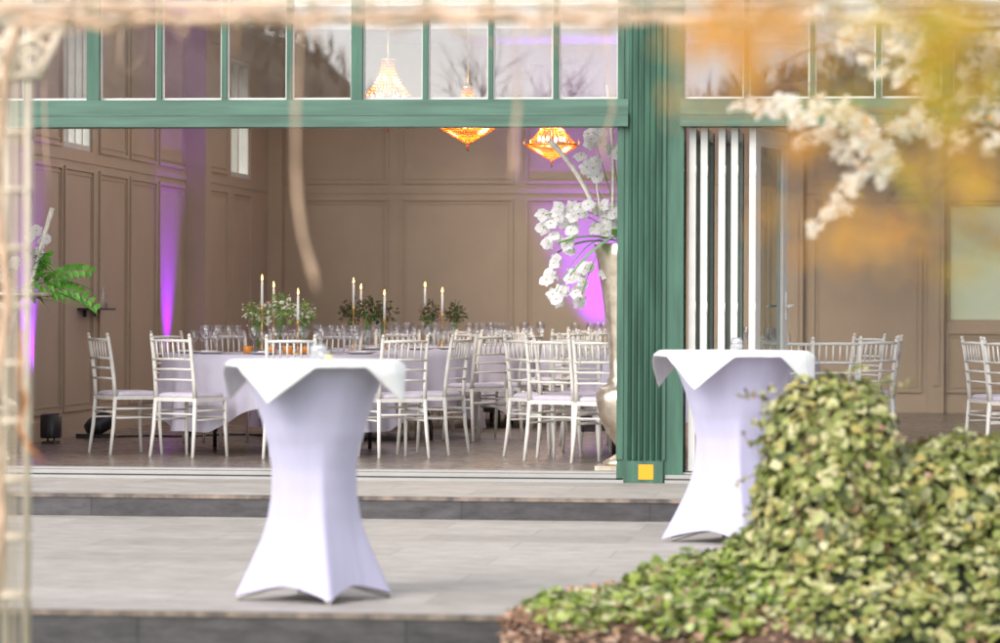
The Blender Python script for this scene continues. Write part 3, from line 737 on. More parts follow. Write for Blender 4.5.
for i, (px, yb, d, lab) in enumerate(((387,131,28.2,'left crystal chandelier, glowing mostly behind the panes above the beam'),(467,150.5,31.8,'middle crystal chandelier whose pointed base shows below the green beam'),(551,166.5,35.2,'right amber crystal chandelier fully below the beam, beside the white curved branch'))):
    c = ch0 if i == 0 else copy_tree(ch0)
    p = P_d(px, yb, d); c.location = (p.x, p.y, p.z+.06); tag(c, lab, 'chandelier', 'crystal chandeliers hanging in the hall')
    for ch in c.children:
        if ch.name.startswith('chain'):
            me = ch.data if i == 0 else ch.data
            ch.scale = (1,1,1); Lc = ZC - c.location.z
            m = MB(); m.tube([(0,0,.53),(0,0,Lc-.001)], .006, 6); o2 = m.build('tmp', M['gold']); dat = o2.data; bpy.data.objects.remove(o2); ch.data = dat; dat.name = 'chain'
    ld = bpy.data.lights.new('chandelier_lamp', 'POINT'); ld.energy = 17; ld.color = (1,.74,.46); ld.shadow_soft_size = .06
    lo = bpy.data.objects.new('chandelier_lamp', ld); COL.objects.link(lo); lo.parent = c; lo.location = (0,0,.25)

# ------------------------------------------------------------------ urns with orchids
def urn(loc, label):
    t = empty('floor_urn', loc, 0, label, 'vase', 'tall silver floor urns')
    b = MB(); b.lathe([(0,.031),(.14,.031),(.15,.05),(.10,.08),(.05,.11),(.045,.15),(.07,.19),(.12,.26),(.17,.36),(.195,.47),(.198,.53),(.17,.58),(.115,.61),(.12,.64),(.10,.66),(.105,.80),(.125,1.0),(.155,1.25),(.195,1.5),(.215,1.60),(.205,1.605),(.18,1.5),(.1,1.0),(0,.9)], 40)
    b.build('body', M['champ'], t)
    b = MB(); b.box((-.19,-.19,0),(.19,.19,.03)); b.build('base', M['champ'], t); return t
UP = G(624, 24.95, FZ+.001); urn(UP, 'tall silver trumpet urn just inside the opening, half hidden by the green column')
UL = G(-8, 26.3, FZ+.001); lu = urn(UL, 'lower silver urn at the left edge behind the cream lattice post'); lu.scale = (1,1,.755)
def orchid_flower(m, ml, c, nrm, s):
    nrm = Vector(nrm).normalized(); u_ = nrm.orthogonal().normalized(); v_ = nrm.cross(u_); rot = random.uniform(0,pi)
    for k in range(5):
        a = rot + 2*pi*k/5; d = u_*math.cos(a)+v_*math.sin(a)
        m.leaf(c, nrm + d*.25, d, s*random.uniform(.85,1.1), s*(1.25 if k in (1,4) else .85), 0, .12)
    ml.octa(tuple(Vector(c)+nrm*s*.12), s*.13)
def arrangement(root, specs, leaves, stems, branches, nm='orchid_arrangement'):
    st = MB()
    for pts in stems: st.tube(pts, .0035, 5)
    st.build('stems', M['leafg'], root)
    for (p, s) in specs:
        m = MB(); ml = MB(); p = Vector(p)
        nrm = (CAM-(p+root.location)).normalized() + Vector((random.gauss(0,.4),random.gauss(0,.4),random.gauss(.35,.3)))
        orchid_flower(m, ml, (0,0,0), nrm, s); o_ = m.build('blossom', M['petal'], root, p); ml.build('lip', M['lip'], o_)
    for (p, d, L_, W_, mt) in leaves:
        m = MB(); p = Vector(p); d = Vector(d).normalized(); n = d.cross(Vector((d.y,-d.x,0.01))).normalized()
        sd_ = d.cross(n); nn = 8; vs = []; 
        for k in range(nn+1):
            q = k/nn; c = p + d*(L_*q) + Vector((0,0,-.35*L_*q*q)); ww = W_*math.sin(pi*min(1, q*.92+.06))**.7
            vs += [c - sd_*ww*.5, c + Vector((0,0,-.12*W_)), c + sd_*ww*.5]
        m.add(vs, [(3*k,3*k+1,3*k+4,3*k+3) for k in range(nn)]+[(3*k+1,3*k+2,3*k+5,3*k+4) for k in range(nn)], 0, True)
        m.build('leaf', mt, root)
    for pts, r in branches:
        m = MB(); m.tube(pts, r, 8); m.build('branch', M['birch'], root)
DA = 24.9
def U(px, py, dd=0): return P_d(px, py, DA+dd) - UP
ra = empty('orchid_arrangement', UP, 0, 'white orchid arrangement with a curved white branch in the urn beside the green column', 'flowers')
specs = []
cl = [(592,139,10,6),(597,131,5,2),(584,168,10,3),(595,172,6,2),(600,166,5,1),(612,150,4,2),(616,153,3,1),
      (541,212,4,1),(548,222,7,3),(560,215,9,3),(572,212,8,3),(584,207,6,2),(556,236,8,2),(570,228,9,3),(549,244,4,1),(566,244,6,2),(600,208,8,3),(605,216,8,3),(610,228,9,4),(600,228,7,2),(613,214,6,2),
      (555,260,5,2),(550,275,6,2),(560,290,5,2),(556,297,5,2),(575,272,7,2),(587,266,5,2),(583,283,4,1),(577,292,5,2),(580,304,6,3),(608,272,5,2),(566,278,4,1)]
for (x, y, sp_, n) in cl:
    for k in range(n+(1 if n > 1 else 0)):
        specs.append((U(x+random.gauss(0,sp_*.45), y+random.gauss(0,sp_*.45), random.uniform(-.12,.1)), random.uniform(.050,.066)))
mouth = Vector((0,0,1.58))
stems = []
for (x, y, dd) in ((592,132,0),(584,165,.05),(612,148,.0),(545,215,0),(556,292,-.1),(580,300,-.08),(570,215,.1)):
    e = U(x, y, dd); mid = Vector((e.x*.45, e.y*.45, max(e.z, 1.6)*.5+1.0 if e.z < 1.9 else (e.z+1.6)/2)); stems.append(bez(mouth, mid, e, 10))
leaves = [(mouth+Vector((-.08,-.08,.06)), (-.8,-.35,.25), .42, .10, M['leafg']), (mouth+Vector((-.02,-.16,.10)), (-.75,-.3,-.35), .40, .11, M['leafs']),
          (mouth+Vector((-.05,-.12,.08)), (.1,-.5,.3), .25, .09, M['leafg']), (mouth+Vector((-.15,0,.05)), (-.9,.2,.1), .35, .09, M['leafg']),
          (mouth+Vector((0,0,.1)), (-.1,.1,1), .35, .05, M['leafg']), (mouth+Vector((.1,0,.1)), (.8,.1,.5), .4, .1, M['leafg'])]
br = [(bez(U(596,215), U(583,175), U(549,141), 12), [.017]*11+[.022,.020]), (bez(U(612,215), U(615,150,.05), U(606,85,.05), 12), .012), (bez(U(600,212), U(597,190), U(595,178), 6), .008)]
arrangement(ra, specs, leaves, stems, br)
# left arrangement on its tray
DB_ = 26.3
def V(px, py, dd=0): return P_d(px, py, DB_+dd) - UL
rb = empty('orchid_arrangement', UL, 0, 'white orchids with bright green fronds and a birch stick at the left edge', 'flowers')
specs = []
for (x, y, sp_, n) in ((42,246,4,3),(47,238,3,3),(38,254,5,4),(36,232,4,2),(30,290,6,3),(4,275,6,3),(8,290,6,3),(-5,265,8,3),(12,300,5,2),(30,235,4,1),(0,245,6,2),(16,262,6,2),(-20,250,10,5),(-25,285,10,5)):
    for k in range(n): specs.append((V(x+random.gauss(0,sp_*.4), y+random.gauss(0,sp_*.4), random.uniform(-.1,.1)), random.uniform(.045,.055)))
mouth = Vector((0,0,1.2))
stems = [bez(mouth, mouth+Vector((.1,0,.2)), V(42,244), 8), bez(mouth, mouth+Vector((-.1,0,.3)), V(5,270), 8), bez(mouth, mouth+Vector((.2,-.1,.1)), V(92,276), 8), bez(mouth, mouth+Vector((.2,-.1,.05)), V(97,308), 8)]
leaves = [(V(54,280), (1,.1,.08), .29, .06, M['leafg']), (V(56,292), (1,-.1,-.15), .33, .10, M['leafg']), (V(33,280), (.5,-.3,.4), .25, .1, M['leafg'])]
for k in range(22):
    a = random.uniform(-.6, 1.4); leaves.append((V(34+random.uniform(-12,12), 274+random.uniform(-20,20)), (math.cos(a),random.uniform(-.3,.3),math.sin(a)), random.uniform(.12,.2), .05, M['leafg']))
fr = MB()
for (x0, y0, x1, y1, nn) in ((40,286,93,273,16),(50,290,98,312,16),(28,292,50,255,10)):
    for k in range(nn):
        q = k/nn; c = V(x0+(x1-x0)*q, y0+(y1-y0)*q - 8*math.sin(q*pi)); sg = 1 if k % 2 else -1
        fr.leaf(c, (0.2,-1,.6), (.5, -.1, sg*.8), .12*(1-q*.5), .05)
fr.build('fern_frond', M['leafg'], rb)
br = [(bez(V(30,290), V(42,240), V(52,208), 10), [.018]*9+[.022,.019])]
arrangement(rb, specs, leaves, stems, br)
tt = V(18,299); b = MB(); b.lathe([(0,0),(.33,0),(.345,.015),(.345,.03),(.33,.032),(0,.02)], 36, (.12,0,1.214)); b.build('tray', M['champ'], rb)

# ------------------------------------------------------------------ cocktail tables
def cocktail(px, d, sc, frot, crot, glab, glab2, lem, tops):
    p = G(px, d, 0.001)
    t = empty('cocktail_table', p, 0, glab, 'table', 'cocktail tables on the terrace')
    b = MB(); nz_ = 44; na = 96
    prof = [(0,.385),(.02,.383),(.08,.352),(.18,.302),(.28,.256),(.365,.226),(.48,.205),(.6,.200),(.72,.216),(.83,.243),(.95,.285),(1.05,.330),(1.075,.355),(1.085,.368)]
    def pr(z):
        for (z0, r0), (z1, r1) in zip(prof, prof[1:]):
            if z <= z1: q = (z-z0)/(z1-z0); return r0+(r1-r0)*q
        return prof[-1][1]
    def fn(u_, v_):
        a = 2*pi*u_; c4 = abs(math.cos(2*(a-frot)))         # 1 at the feet and between them; sign picks
        s4 = .5+.5*math.cos(4*(a-frot))                    # 1 at the feet, 0 between
        zb = .010 + .062*abs(math.sin(2*(a-frot)))**.6
        z = zb + (1.085-zb)*v_
        base = pr(z)*(1+(sc-1)*.7)
        # square cross-section with soft corners, blending to round towards the waist and top
        k = max(0, 1-z/.75)**.8
        aa = ((a-frot+pi/4) % (pi/2)) - pi/4
        sq = math.cos(pi/4)/math.cos(pi/4-abs(aa))*1.0
        sq = sq if True else 1
        f = 1-k*(1-max(.5, sq**1.45))
        f *= 1 + .014*noise.noise(Vector((math.cos(a)*4+px, math.sin(a)*4, z*2.2))) + .010*k*noise.noise(Vector((math.cos(a)*14, math.sin(a)*14, z*5)))
        return (base*f*math.cos(a), base*f*math.sin(a), z)
    vs, fs = grid(fn, na, nz_, True); b.add(vs, fs, 0, True)
    RT_ = .370*(1+(sc-1)*.7); b.lathe([(RT_-.002,1.085),(RT_,1.095),(RT_-.007,1.1),(0,1.1)], 64)
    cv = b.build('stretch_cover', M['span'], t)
    b = MB(); b.tube([(0,0,.05),(0,0,1.08)], .03, 12); b.build('pole', M['dark'], t)
    for k in range(4):
        a = frot + k*pi/2; b = MB(); b.tube([(0,0,.09),(.2*math.cos(a),.2*math.sin(a),.06),(.36*math.cos(a),.36*math.sin(a),.012)], .014, 8); b.build('leg', M['silver'], t)
    # square overlay cloth
    H_ = .408*sc; Rt = .378*(1+(sc-1)*.8); n = 80; b = MB()
    def oc(u_, v_):
        x = (u_*2-1)*H_; y = (v_*2-1)*H_; r = math.hypot(x, y); a = math.atan2(y, x)
        zt = 1.1035 + .0016*noise.noise(Vector((x*9,y*9,px))) + .0018*math.exp(-(x/.006)**2) + .0018*math.exp(-(y/.006)**2)
        rip = noise.noise(Vector((math.cos(a)*3.1, math.sin(a)*3.1, px)))
        if r <= Rt: X, Y, Z = x, y, zt
        else:
            e = r-Rt; bend = .02
            out = .012*(1-math.exp(-e/.01)) + e*(.20+.16*rip) + .02*min(1, e/.05)
            a0 = a; cr = pi/4 + round((a-pi/4)/(pi/2))*(pi/2)
            a = cr + (a-cr)*(1-.10*min(1, e/.16))
            X = (Rt+out)*math.cos(a); Y = (Rt+out)*math.sin(a); EA = H_/max(abs(math.cos(a0)), abs(math.sin(a0))) - Rt; tt = abs(a0-cr)/(pi/4)*.31; DD = sc*(.026 + .165*max(0, 1-tt/.20)); Z = zt - max(0, e/EA*DD - .004*math.exp(-e/.02))
        c, s = math.cos(crot), math.sin(crot)
        return (X*c-Y*s, X*s+Y*c, Z)
    vs, fs = grid(oc, n, n); b.add(vs, fs, 0, True)
    ov = b.build('tablecloth', M['napkin'], None, p); tag(ov, glab2, 'tablecloth', 'square cloths on the cocktail tables')
    sm = ov.modifiers.new('thickness', 'SOLIDIFY'); sm.thickness = .0025; sm.offset = 1
    return p
# azimuth of "towards the camera" in world is -90deg-YAW
base_az = -pi/2 - YAW
p1 = cocktail(315, 16.2, 1.0, base_az+R_(14), base_az+R_(-25)+pi/4, 'large front cocktail table in a white stretch cover, left of centre on the terrace', 'white square cloth hanging in points over the left cocktail table', True, 0)
p2 = cocktail(734, 20.3, 1.14, base_az+R_(5), base_az+R_(-31)+pi/4, 'right cocktail table in a white stretch cover, partly behind the ivy bush', 'white square cloth hanging in points over the right cocktail table', False, 0)
def votive(p, lab, r=.04):
    t = empty('tealight_glass', p, 0, lab, 'candle holder', 'glass tealights on the cocktail tables')
    b = MB(); b.lathe([(0,.001),(r*.7,.002),(r,.02),(r*1.05,.05),(r*.85,.075),(r*.8,.075),(r*.98,.048),(r*.9,.02),(0,.008)], 20); b.build('holder', M['glass2'], t)
    b = MB(); b.lathe([(0,.009),(.019,.009),(.019,.022),(0,.022)], 14); b.build('tealight', M['wax'], t)
M['glass2'] = glassmat('thick_glass', (.93,.93,.95), .3)
q = P_d(318,362,16.2); votive((q.x,q.y,1.106), 'round clear tealight glass on the left cocktail table')
q = P_d(737,350,20.35); votive((q.x,q.y,1.106), 'round clear tealight glass on the right cocktail table', .035)
q = P_d(329,364,16.05); b = MB(); b.lathe([(0,0),(.014,.003),(.019,.014),(.014,.026),(0,.030)], 14)
tag(b.build('yellow_candle', M['lemon'] if 'lemon' in M else mat('pale_yellow_wax', (.72,.68,.3), .5), None, (q.x,q.y,1.106)), 'small pale yellow candle beside the glass on the left cocktail table', 'candle')

# ------------------------------------------------------------------ ivy
def sx(px, d): return G(px, d)
ELL = []   # centre, radii
def el(px, d, zc, rx, ry, rz): p = G(px, d, zc); ELL.append((p, rx, ry, rz))
el(832,15.6,.42,.27,.32,.615); el(828,15.5,.08,.31,.42,.72); el(880,15.6,.20,.33,.4,.50); el(802,15.6,.62,.17,.26,.40); el(862,15.6,.62,.155,.26,.41); el(795,15.6,.25,.19,.3,.55); el(875,15.55,.4,.13,.25,.42)
nb_ = len(ELL)
el(960,15.7,.22,.50,.42,.575); el(1075,15.7,.22,.55,.45,.60); el(1200,15.7,.2,.6,.45,.6); el(900,15.25,-.05,.70,.40,.45); el(1080,15.3,-.05,.8,.4,.55); el(890,14.95,-.1,.62,.42,.25); el(1050,14.9,-.1,.6,.42,.25)
nb2 = len(ELL)
el(762,16.2,-.12,.30,.6,.43); el(715,16.1,-.14,.32,.7,.36); el(672,16.0,-.15,.30,.7,.31); el(630,15.8,-.16,.28,.6,.255); el(592,15.6,-.16,.22,.5,.21); el(565,15.4,-.12,.19,.45,.20); el(540,15.2,-.10,.13,.36,.15); el(575,15.0,-.12,.24,.4,.19); el(600,15.0,-.14,.3,.42,.19); el(700,14.95,-.12,.4,.4,.21); el(548,15.05,-.12,.14,.4,.135);  el(700,15.4,-.14,.55,.35,.25); el(790,15.3,-.1,.35,.32,.35)
def inside(p, i, k=.93):
    for j, (c, rx, ry, rz) in enumerate(ELL):
        if j == i: continue
        q = p-c
        if (q.x/rx)**2+(q.y/ry)**2+(q.z/rz)**2 < k*k: return True
    return False
def ivy_mesh(idx, dens, lump=.06):
    m = MB(); core = MB()
    for i in idx:
        c, rx, ry, rz = ELL[i]
        area = 4*pi*(((rx*ry)**1.6+(rx*rz)**1.6+(ry*rz)**1.6)/3)**(1/1.6)
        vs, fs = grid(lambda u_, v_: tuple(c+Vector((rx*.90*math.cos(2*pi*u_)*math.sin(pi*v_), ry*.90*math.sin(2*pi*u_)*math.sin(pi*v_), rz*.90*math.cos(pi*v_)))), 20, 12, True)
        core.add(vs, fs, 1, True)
        for k in range(int(area*dens)):
            v = Vector((random.gauss(0,1),random.gauss(0,1),random.gauss(0,1))).normalized()
            nrm = Vector((v.x/rx, v.y/ry, v.z/rz)).normalized()
            p = c + Vector((v.x*rx, v.y*ry, v.z*rz))
            if p.z < -.01 or inside(p, i): continue
            lm = noise.noise(p*6)*lump + noise.noise(p*15)*lump*.5
            depth = random.random()**2*.06
            p = p + nrm*(lm - depth + .02)
            n2 = (nrm + Vector((random.gauss(0,.42),random.gauss(0,.42),random.gauss(.15,.42)))).normalized()
            up = Vector((random.gauss(0,.6),random.gauss(0,.6),-1+random.gauss(0,.5)))
            L_ = random.choice((random.uniform(.026,.045), random.uniform(.04,.070)))
            m.leaf(p, n2, up, L_, L_*random.uniform(.8,1.05), 0, random.uniform(-.1,.22), .9)
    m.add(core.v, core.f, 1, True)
    return m
m = ivy_mesh(range(nb2), 2000)
# stray shoots
for (pts) in ([(770,470),(752,476),(735,484)],[(768,440),(750,446),(742,430)],[(770,400),(757,396),(748,393),(742,398)],[(885,400),(897,390),(905,384),(913,385)],[(772,420),(760,425),(752,420)],[(775,385),(765,395),(762,408)],[(768,500),(755,505),(748,515)],[(850,375),(856,365),(868,368)],[(875,385),(885,378),(893,382)]):
    pp = [P_d(x, y, 15.45) for x, y in pts]; m.tube(pp, .0025, 5, 2)
    for i in range(9):
        k = random.uniform(0, len(pp)-1.001); c = pp[int(k)].lerp(pp[int(k)+1], k-int(k))
        m.leaf(c, (random.gauss(0,1),-1,random.gauss(0,1)), (random.gauss(0,1),0,random.gauss(0,1)), random.uniform(.018,.032), .024, 0)
rv = random.Random(11)
for i in range(70):      # bare runners trailing over the leaves
    c, rx, ry, rz = ELL[rv.randrange(nb2)]; a = rv.uniform(pi, 2*pi); th = rv.uniform(.3, 1.2); pts = []
    for k in range(9):
        pts.append(c + Vector((rx*1.03*math.cos(a)*math.sin(th), ry*1.03*math.sin(a)*math.sin(th), rz*1.03*math.cos(th))) + Vector((0,0,.01*rv.random()))); a += rv.gauss(0,.10); th += rv.uniform(.02,.14)
    m.tube(pts, .003, 4, 2)
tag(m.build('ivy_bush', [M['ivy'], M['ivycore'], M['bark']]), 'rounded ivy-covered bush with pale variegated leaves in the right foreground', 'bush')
m = ivy_mesh(range(nb2, len(ELL)), 2500, .05)
for i in range(120):      # upright tips
    e = random.choice(ELL[nb2:]); p = e[0] + Vector((random.uniform(-.8,.8)*e[1], random.uniform(-.5,.9)*e[2], 0)); q = ((p.x-e[0].x)/e[1])**2+((p.y-e[0].y)/e[2])**2
    if q > .95: continue
    p.z = e[0].z + e[3]*math.sqrt(1-q)
    for k in range(3): m.leaf(p+Vector((0,0,.012*k)), (random.gauss(0,1),-1,random.gauss(0,.4)), (random.gauss(0,.5),0,1), .035, .02)
tag(m.build('ground_cover', [M['ivyg'], M['ivycore']]), kind='stuff')
# soil bed with litter
def bedf(u_, v_):
    x = -1.2+5.5*u_ + .0; y = YF-.015 - 2.3*v_
    edge = min(1, u_/.10)
    return (x, y, -.172 + .16*edge*(1-v_**2) + .02*noise.noise(Vector((x*4,y*4,0))))
def bedf(u_, v_):
    d = 14.3 + 4.2*v_; pxl = 512 + max(0, d-15.1)*62 + 8*math.sin(d*5); pl = G(pxl, d); pr_ = G(1500, d)
    p = pl.lerp(pr_, u_**1.5); e = min(1, u_/.02, (1-v_)/.03)
    z = (.012 + .015*noise.noise(Vector((p.x*6,p.y*6,0)))+.01)*e + .0045
    if v_ < .12: z -= .2*(1-v_/.12)
    return (p.x, p.y, z)
b = MB(); vs, fs = grid(bedf, 160, 60); b.add(vs, fs, 0, True); tag(b.build('planting_bed', M['mulch']), kind='structure')
b = MB()
for i in range(3800):
    u_, v_ = random.random()**1.3*.8, random.random()*.5; c = Vector(bedf(u_, v_)); L_ = random.uniform(.02,.06)
    b.leaf(c+Vector((0,0,.008+random.random()*.012)), (random.gauss(0,.5),random.gauss(-.2,.5),1), (random.gauss(0,1),random.gauss(0,1),0), L_, L_*random.uniform(.3,.8))
tag(b.build('leaf_litter', M['litter']), kind='stuff')

# ------------------------------------------------------------------ cream iron pergola and vine (near the camera)
pg = empty('iron_pergola', G(12,11.4,-.17), 0, 'cream iron pergola, its lattice post at the left edge and beam across the top', 'pergola')
O = pg.location.copy()
def lattice_post(pxs, d0, ztop, name='post'):
    b = MB(); yb = -.17
    for i, (px, wpx) in enumerate(pxs):
        for dd in (0, .13):
            p = G(px + (0 if dd == 0 else 3), d0+dd); w_ = wpx/ (FPX/d0)/2*.72
            b.tube([p+Vector((0,0,-.17))-O, Vector((p.x,p.y,ztop))-O], w_, 8)
    a, c = G(pxs[0][0]-2,d0), G(pxs[-1][0]+2,d0)
    z = 0.0
    s = FPX/d0
    k = 0
    for yy in range(74, 660, 58):
        zz = CAM.z + (306-yy-2)/s
        for dd in (0,.13):
            q0 = G(pxs[0][0]-2,d0+dd,zz)-O; q1 = G(pxs[-1][0]+2,d0+dd,zz)-O; b.tube([q0,q1], .010, 6)
        b.tube([G(pxs[0][0]-2,d0,zz)-O, G(pxs[0][0]-2,d0+.13,zz)-O], .012, 6); b.tube([G(pxs[-1][0]+2,d0,zz)-O, G(pxs[-1][0]+2,d0+.13,zz)-O], .012, 6)
    return b.build(name, M['iron'], pg)
lattice_post([(-9,6),(5,5),(14,3),(26,8)], 11.4, 2.55)
lattice_post([(1090,8),(1103,4),(1112,4),(1126,8)], 10.2, 2.55)
# scrolled bracket between post and beam
b = MB(); dB = 11.2
def B(px, py, d=dB): return P_d(px, py, d)-O
b.tube([B(-12,76),B(40,76)], .018, 8); b.tube([B(38,78),B(48,55),B(62,25)], [.015,.012,.013], 8); b.tube([B(-10,48),B(30,40),B(60,22)], .014, 8)
for (x, y, rr) in ((8,60,11),(30,60,9),(22,36,11),(45,40,8),(-5,30,12),(42,20,8)):
    b.tube([B(x+rr*math.cos(2*pi*k/14), y+rr*math.sin(2*pi*k/14)) for k in range(15)], .010, 6)
b.tube([B(-10,12),B(60,12)], .018, 8); b.tube([B(14,76),B(14,14)], .02, 6)
b.build('bracket', M['iron'], pg)
# beam: two rails with ring and bar infill
b = MB()
def W(px, py, q=0):  # beam runs across at varying distance
    d = 9.3 - (px/1100)*.8 + q; return P_d(px, py, d)-O
b.tube([W(-60,21),W(300,20),W(700,19),W(1120,20)], .010, 8); b.tube([W(-60,3),W(1120,2)], .009, 8); b.tube([W(-60,-40),W(1120,-40)], .02, 8)
b.tube([W(-60,21,.3),W(1120,20,.3)], .009, 8)
for x in range(-50, 1110, 58):
    b.tube([W(x,20),W(x+26,2)], .005, 5); b.tube([W(x+26,20),W(x,2)], .005, 5); b.tube([W(x+13,20),W(x+13,-40)], .005, 5)
b.build('beam', M['iron'], pg)
# vine
vn = empty('climbing_vine', G(2,11.2,-.17), 0, 'bare peach-brown climbing vine along the pergola beam with hanging twigs', 'vine')
OV = vn.location.copy()
def VV(px, py, d): return P_d(px, py, d)-OV
b = MB(); rnd = random.Random(5)
for s in range(5):
    pts = []; x = -40 + s*25; y = rnd.uniform(2,30); d0 = rnd.uniform(7.6,9.4); xe = rnd.uniform(480,860)
    while x < xe: pts.append(VV(x, y, d0)); x += rnd.uniform(18,30); y += rnd.gauss((18-y)*.35, 5); d0 += rnd.gauss(0,.05)
    b.tube(pts, [.009*(1-.5*i/len(pts)) for i in range(len(pts))], 6); b.build('stem', M['vine'], vn); b = MB()
for s in range(46):
    x = rnd.uniform(0,830); y = rnd.uniform(5,28); d0 = rnd.uniform(7.6,9.4); L_ = rnd.uniform(20,75); a = rnd.uniform(-.6,.6) + (pi/2 if rnd.random() < .3 else -pi/2*(rnd.random()<.3)); pts = []
    for k in range(6): pts.append(VV(x+math.cos(a)*L_*k/5, y+math.sin(a)*L_*k/8, d0)); a += rnd.gauss(0,.25)
    b.tube(pts, [.006-.0009*k for k in range(6)], 5); b.build('twig', M['vine'], vn); b = MB()
b.tube([VV(-8,640,11.2),VV(2,520,11.2),VV(-6,400,11.2),VV(8,300,11.2),VV(-4,180,11.2),VV(6,60,11.1),VV(20,20,11)], [.02,.018,.018,.016,.016,.014,.012], 8)
b.build('stem', M['vine'], vn)
def hang(pts, rad, d, m_='vine'):
    rad = [q_*(.28 if i_ % 2 else .38) for i_, q_ in enumerate(rad)]; b = MB(); b.tube([VV(x,y,d) for x, y in pts], rad, 7)
    for i in (2, len(pts)-2): 
        c = VV(pts[i][0], pts[i][1], d); b.octa(tuple(c), rad[i]*1.7, rz=rad[i]*2.3)
    b.build('hanging_twig', M[m_], vn)
hang([(300,18),(297,60),(295,110),(295,160),(297,200),(303,240),(312,270),(317,292)], [.012,.012,.013,.014,.018,.015,.017,.014], 8.5)
hang([(516,18),(515,60),(517,110),(513,140),(514,165),(512,182)], [.008,.010,.012,.018,.015,.016], 8.8)
hang([(44,20),(43,80),(44,120),(46,160),(50,188)], [.006,.007,.008,.009,.008], 12)
hang([(120,24),(118,60),(126,75),(140,58)], [.006,.006,.006,.004], 11.5)
hang([(22,330),(20,380),(26,400),(20,428),(30,448),(44,462)], [.012,.014,.018,.020,.018,.014], 11.1, 'vineo')
hang([(608,14),(606,60),(612,110),(600,150),(610,170)], [.006,.007,.008,.010,.008], 10.5)

# ------------------------------------------------------------------ blossom tree on the right
def petal_ball(m, c, r):
    for k in range(7):
        v = Vector((random.gauss(0,1),random.gauss(0,1),random.gauss(0,1))).normalized()
        v = (v + Vector((-.35,-.9,.55))*.75).normalized()
        m.leaf(Vector(c)+Vector((random.gauss(0,.4),random.gauss(0,.4),random.gauss(0,.4)))*r*.6, v, v.orthogonal()+Vector((random.gauss(0,.5),random.gauss(0,.5),random.gauss(0,.5))), r*1.3, r*1.2, 0, .1)
TB0 = G(1170,13.2,-.17)
bt = empty('blossom_tree', TB0, 0, 'pale peach blossoming tree reaching in from the right edge', 'tree')
def T_(px, py, d=13.2): return P_d(px, py, d)-TB0
b = MB(); b.tube([(0,0,0),(.02,0,.7),(-.03,.02,1.3),(.0,0,1.8),(.05,0,2.6)], [.075,.065,.055,.045,.03], 10); b.build('trunk', M['bark'], bt)
b = MB()
mains = [([(1180,120),(1080,140),(980,125),(900,112),(820,105),(740,104)], .012), ([(1180,60),(1080,70),(960,90),(900,120),(860,160),(830,205),(812,232)], .012), ([(1180,-20),(1080,20),(990,30),(900,30),(840,15)], .010), ([(1180,40),(1060,60),(1000,90),(960,110)], .008), ([(1180,160),(1080,170),(1000,150),(940,130),(905,150)], .008), ([(1100,30),(1000,60),(930,60),(870,55),(820,30)], .006)]
for pts, r in mains:
    b.tube([Vector((.01,0,1.4))]+[T_(x, y) for x, y in pts], [r*2]+[r*(1-.7*i/len(pts)) for i in range(len(pts))], 6)
for k in range(26):
    x = random.uniform(800,1060); y = random.uniform(0,190); a = random.uniform(2.2,4.0); q_ = []
    for i in range(7): q_.append(T_(x,y,13.2+random.gauss(0,.05))); x += 16*math.cos(a); y -= 9*math.sin(a); a += random.gauss(0,.3)
    b.tube(q_, [.006-.0007*i for i in range(7)], 5)
b.build('branch', M['bark'], bt)
m = MB()
spots = [(735,105,4,3,2),(750,107,6,4,4),(770,108,8,7,9),(790,105,9,9,12),(805,118,10,9,12),(818,102,9,7,9),(840,112,12,9,14),(855,125,12,10,16),(800,140,9,6,6),(868,135,12,12,18),(845,150,12,10,14),(880,150,13,12,18),(900,130,12,12,14),(920,115,10,8,10),(935,130,10,10,12),(890,165,10,8,9),(862,170,10,9,10),(850,185,8,8,8),(838,200,8,7,7),(880,180,6,5,4),(826,213,6,5,5),(815,226,4,4,3),(812,232,3,3,2),(842,205,6,5,4),
         (850,30,12,6,5),(875,72,9,7,5),(868,58,6,5,3),(895,50,10,8,6),(905,25,14,8,8),(925,80,10,8,7),(900,5,14,6,6),(935,8,12,8,6),(955,35,12,12,6),(985,60,10,12,8),(992,75,8,10,6),(960,95,12,9,7),(975,120,12,10,8),(958,140,9,8,5),(988,140,9,9,6),(830,5,12,5,4),(810,8,8,5,2),(905,75,8,6,4),(920,45,9,8,5),(995,20,9,9,4),(895,78,5,5,3),(1000,110,8,12,6),(845,40,10,8,6),(870,15,10,8,6),(915,55,12,10,7),(940,30,12,10,8),(970,10,14,8,8),(990,45,10,10,7),(965,75,10,10,6),(930,95,10,6,5),(985,100,8,8,6),(825,130,8,8,7),(782,100,8,6,6)]
for (x, y, sxx, syy, n) in spots:
    for k in range(int(n*2.0)):
        petal_ball(m, T_(x+random.gauss(0,sxx*.6), y+random.gauss(0,syy*.6), 13.2+random.gauss(0,.22)), random.uniform(.013,.023))
tag(m.build('blossoms', M['blossom'], bt))

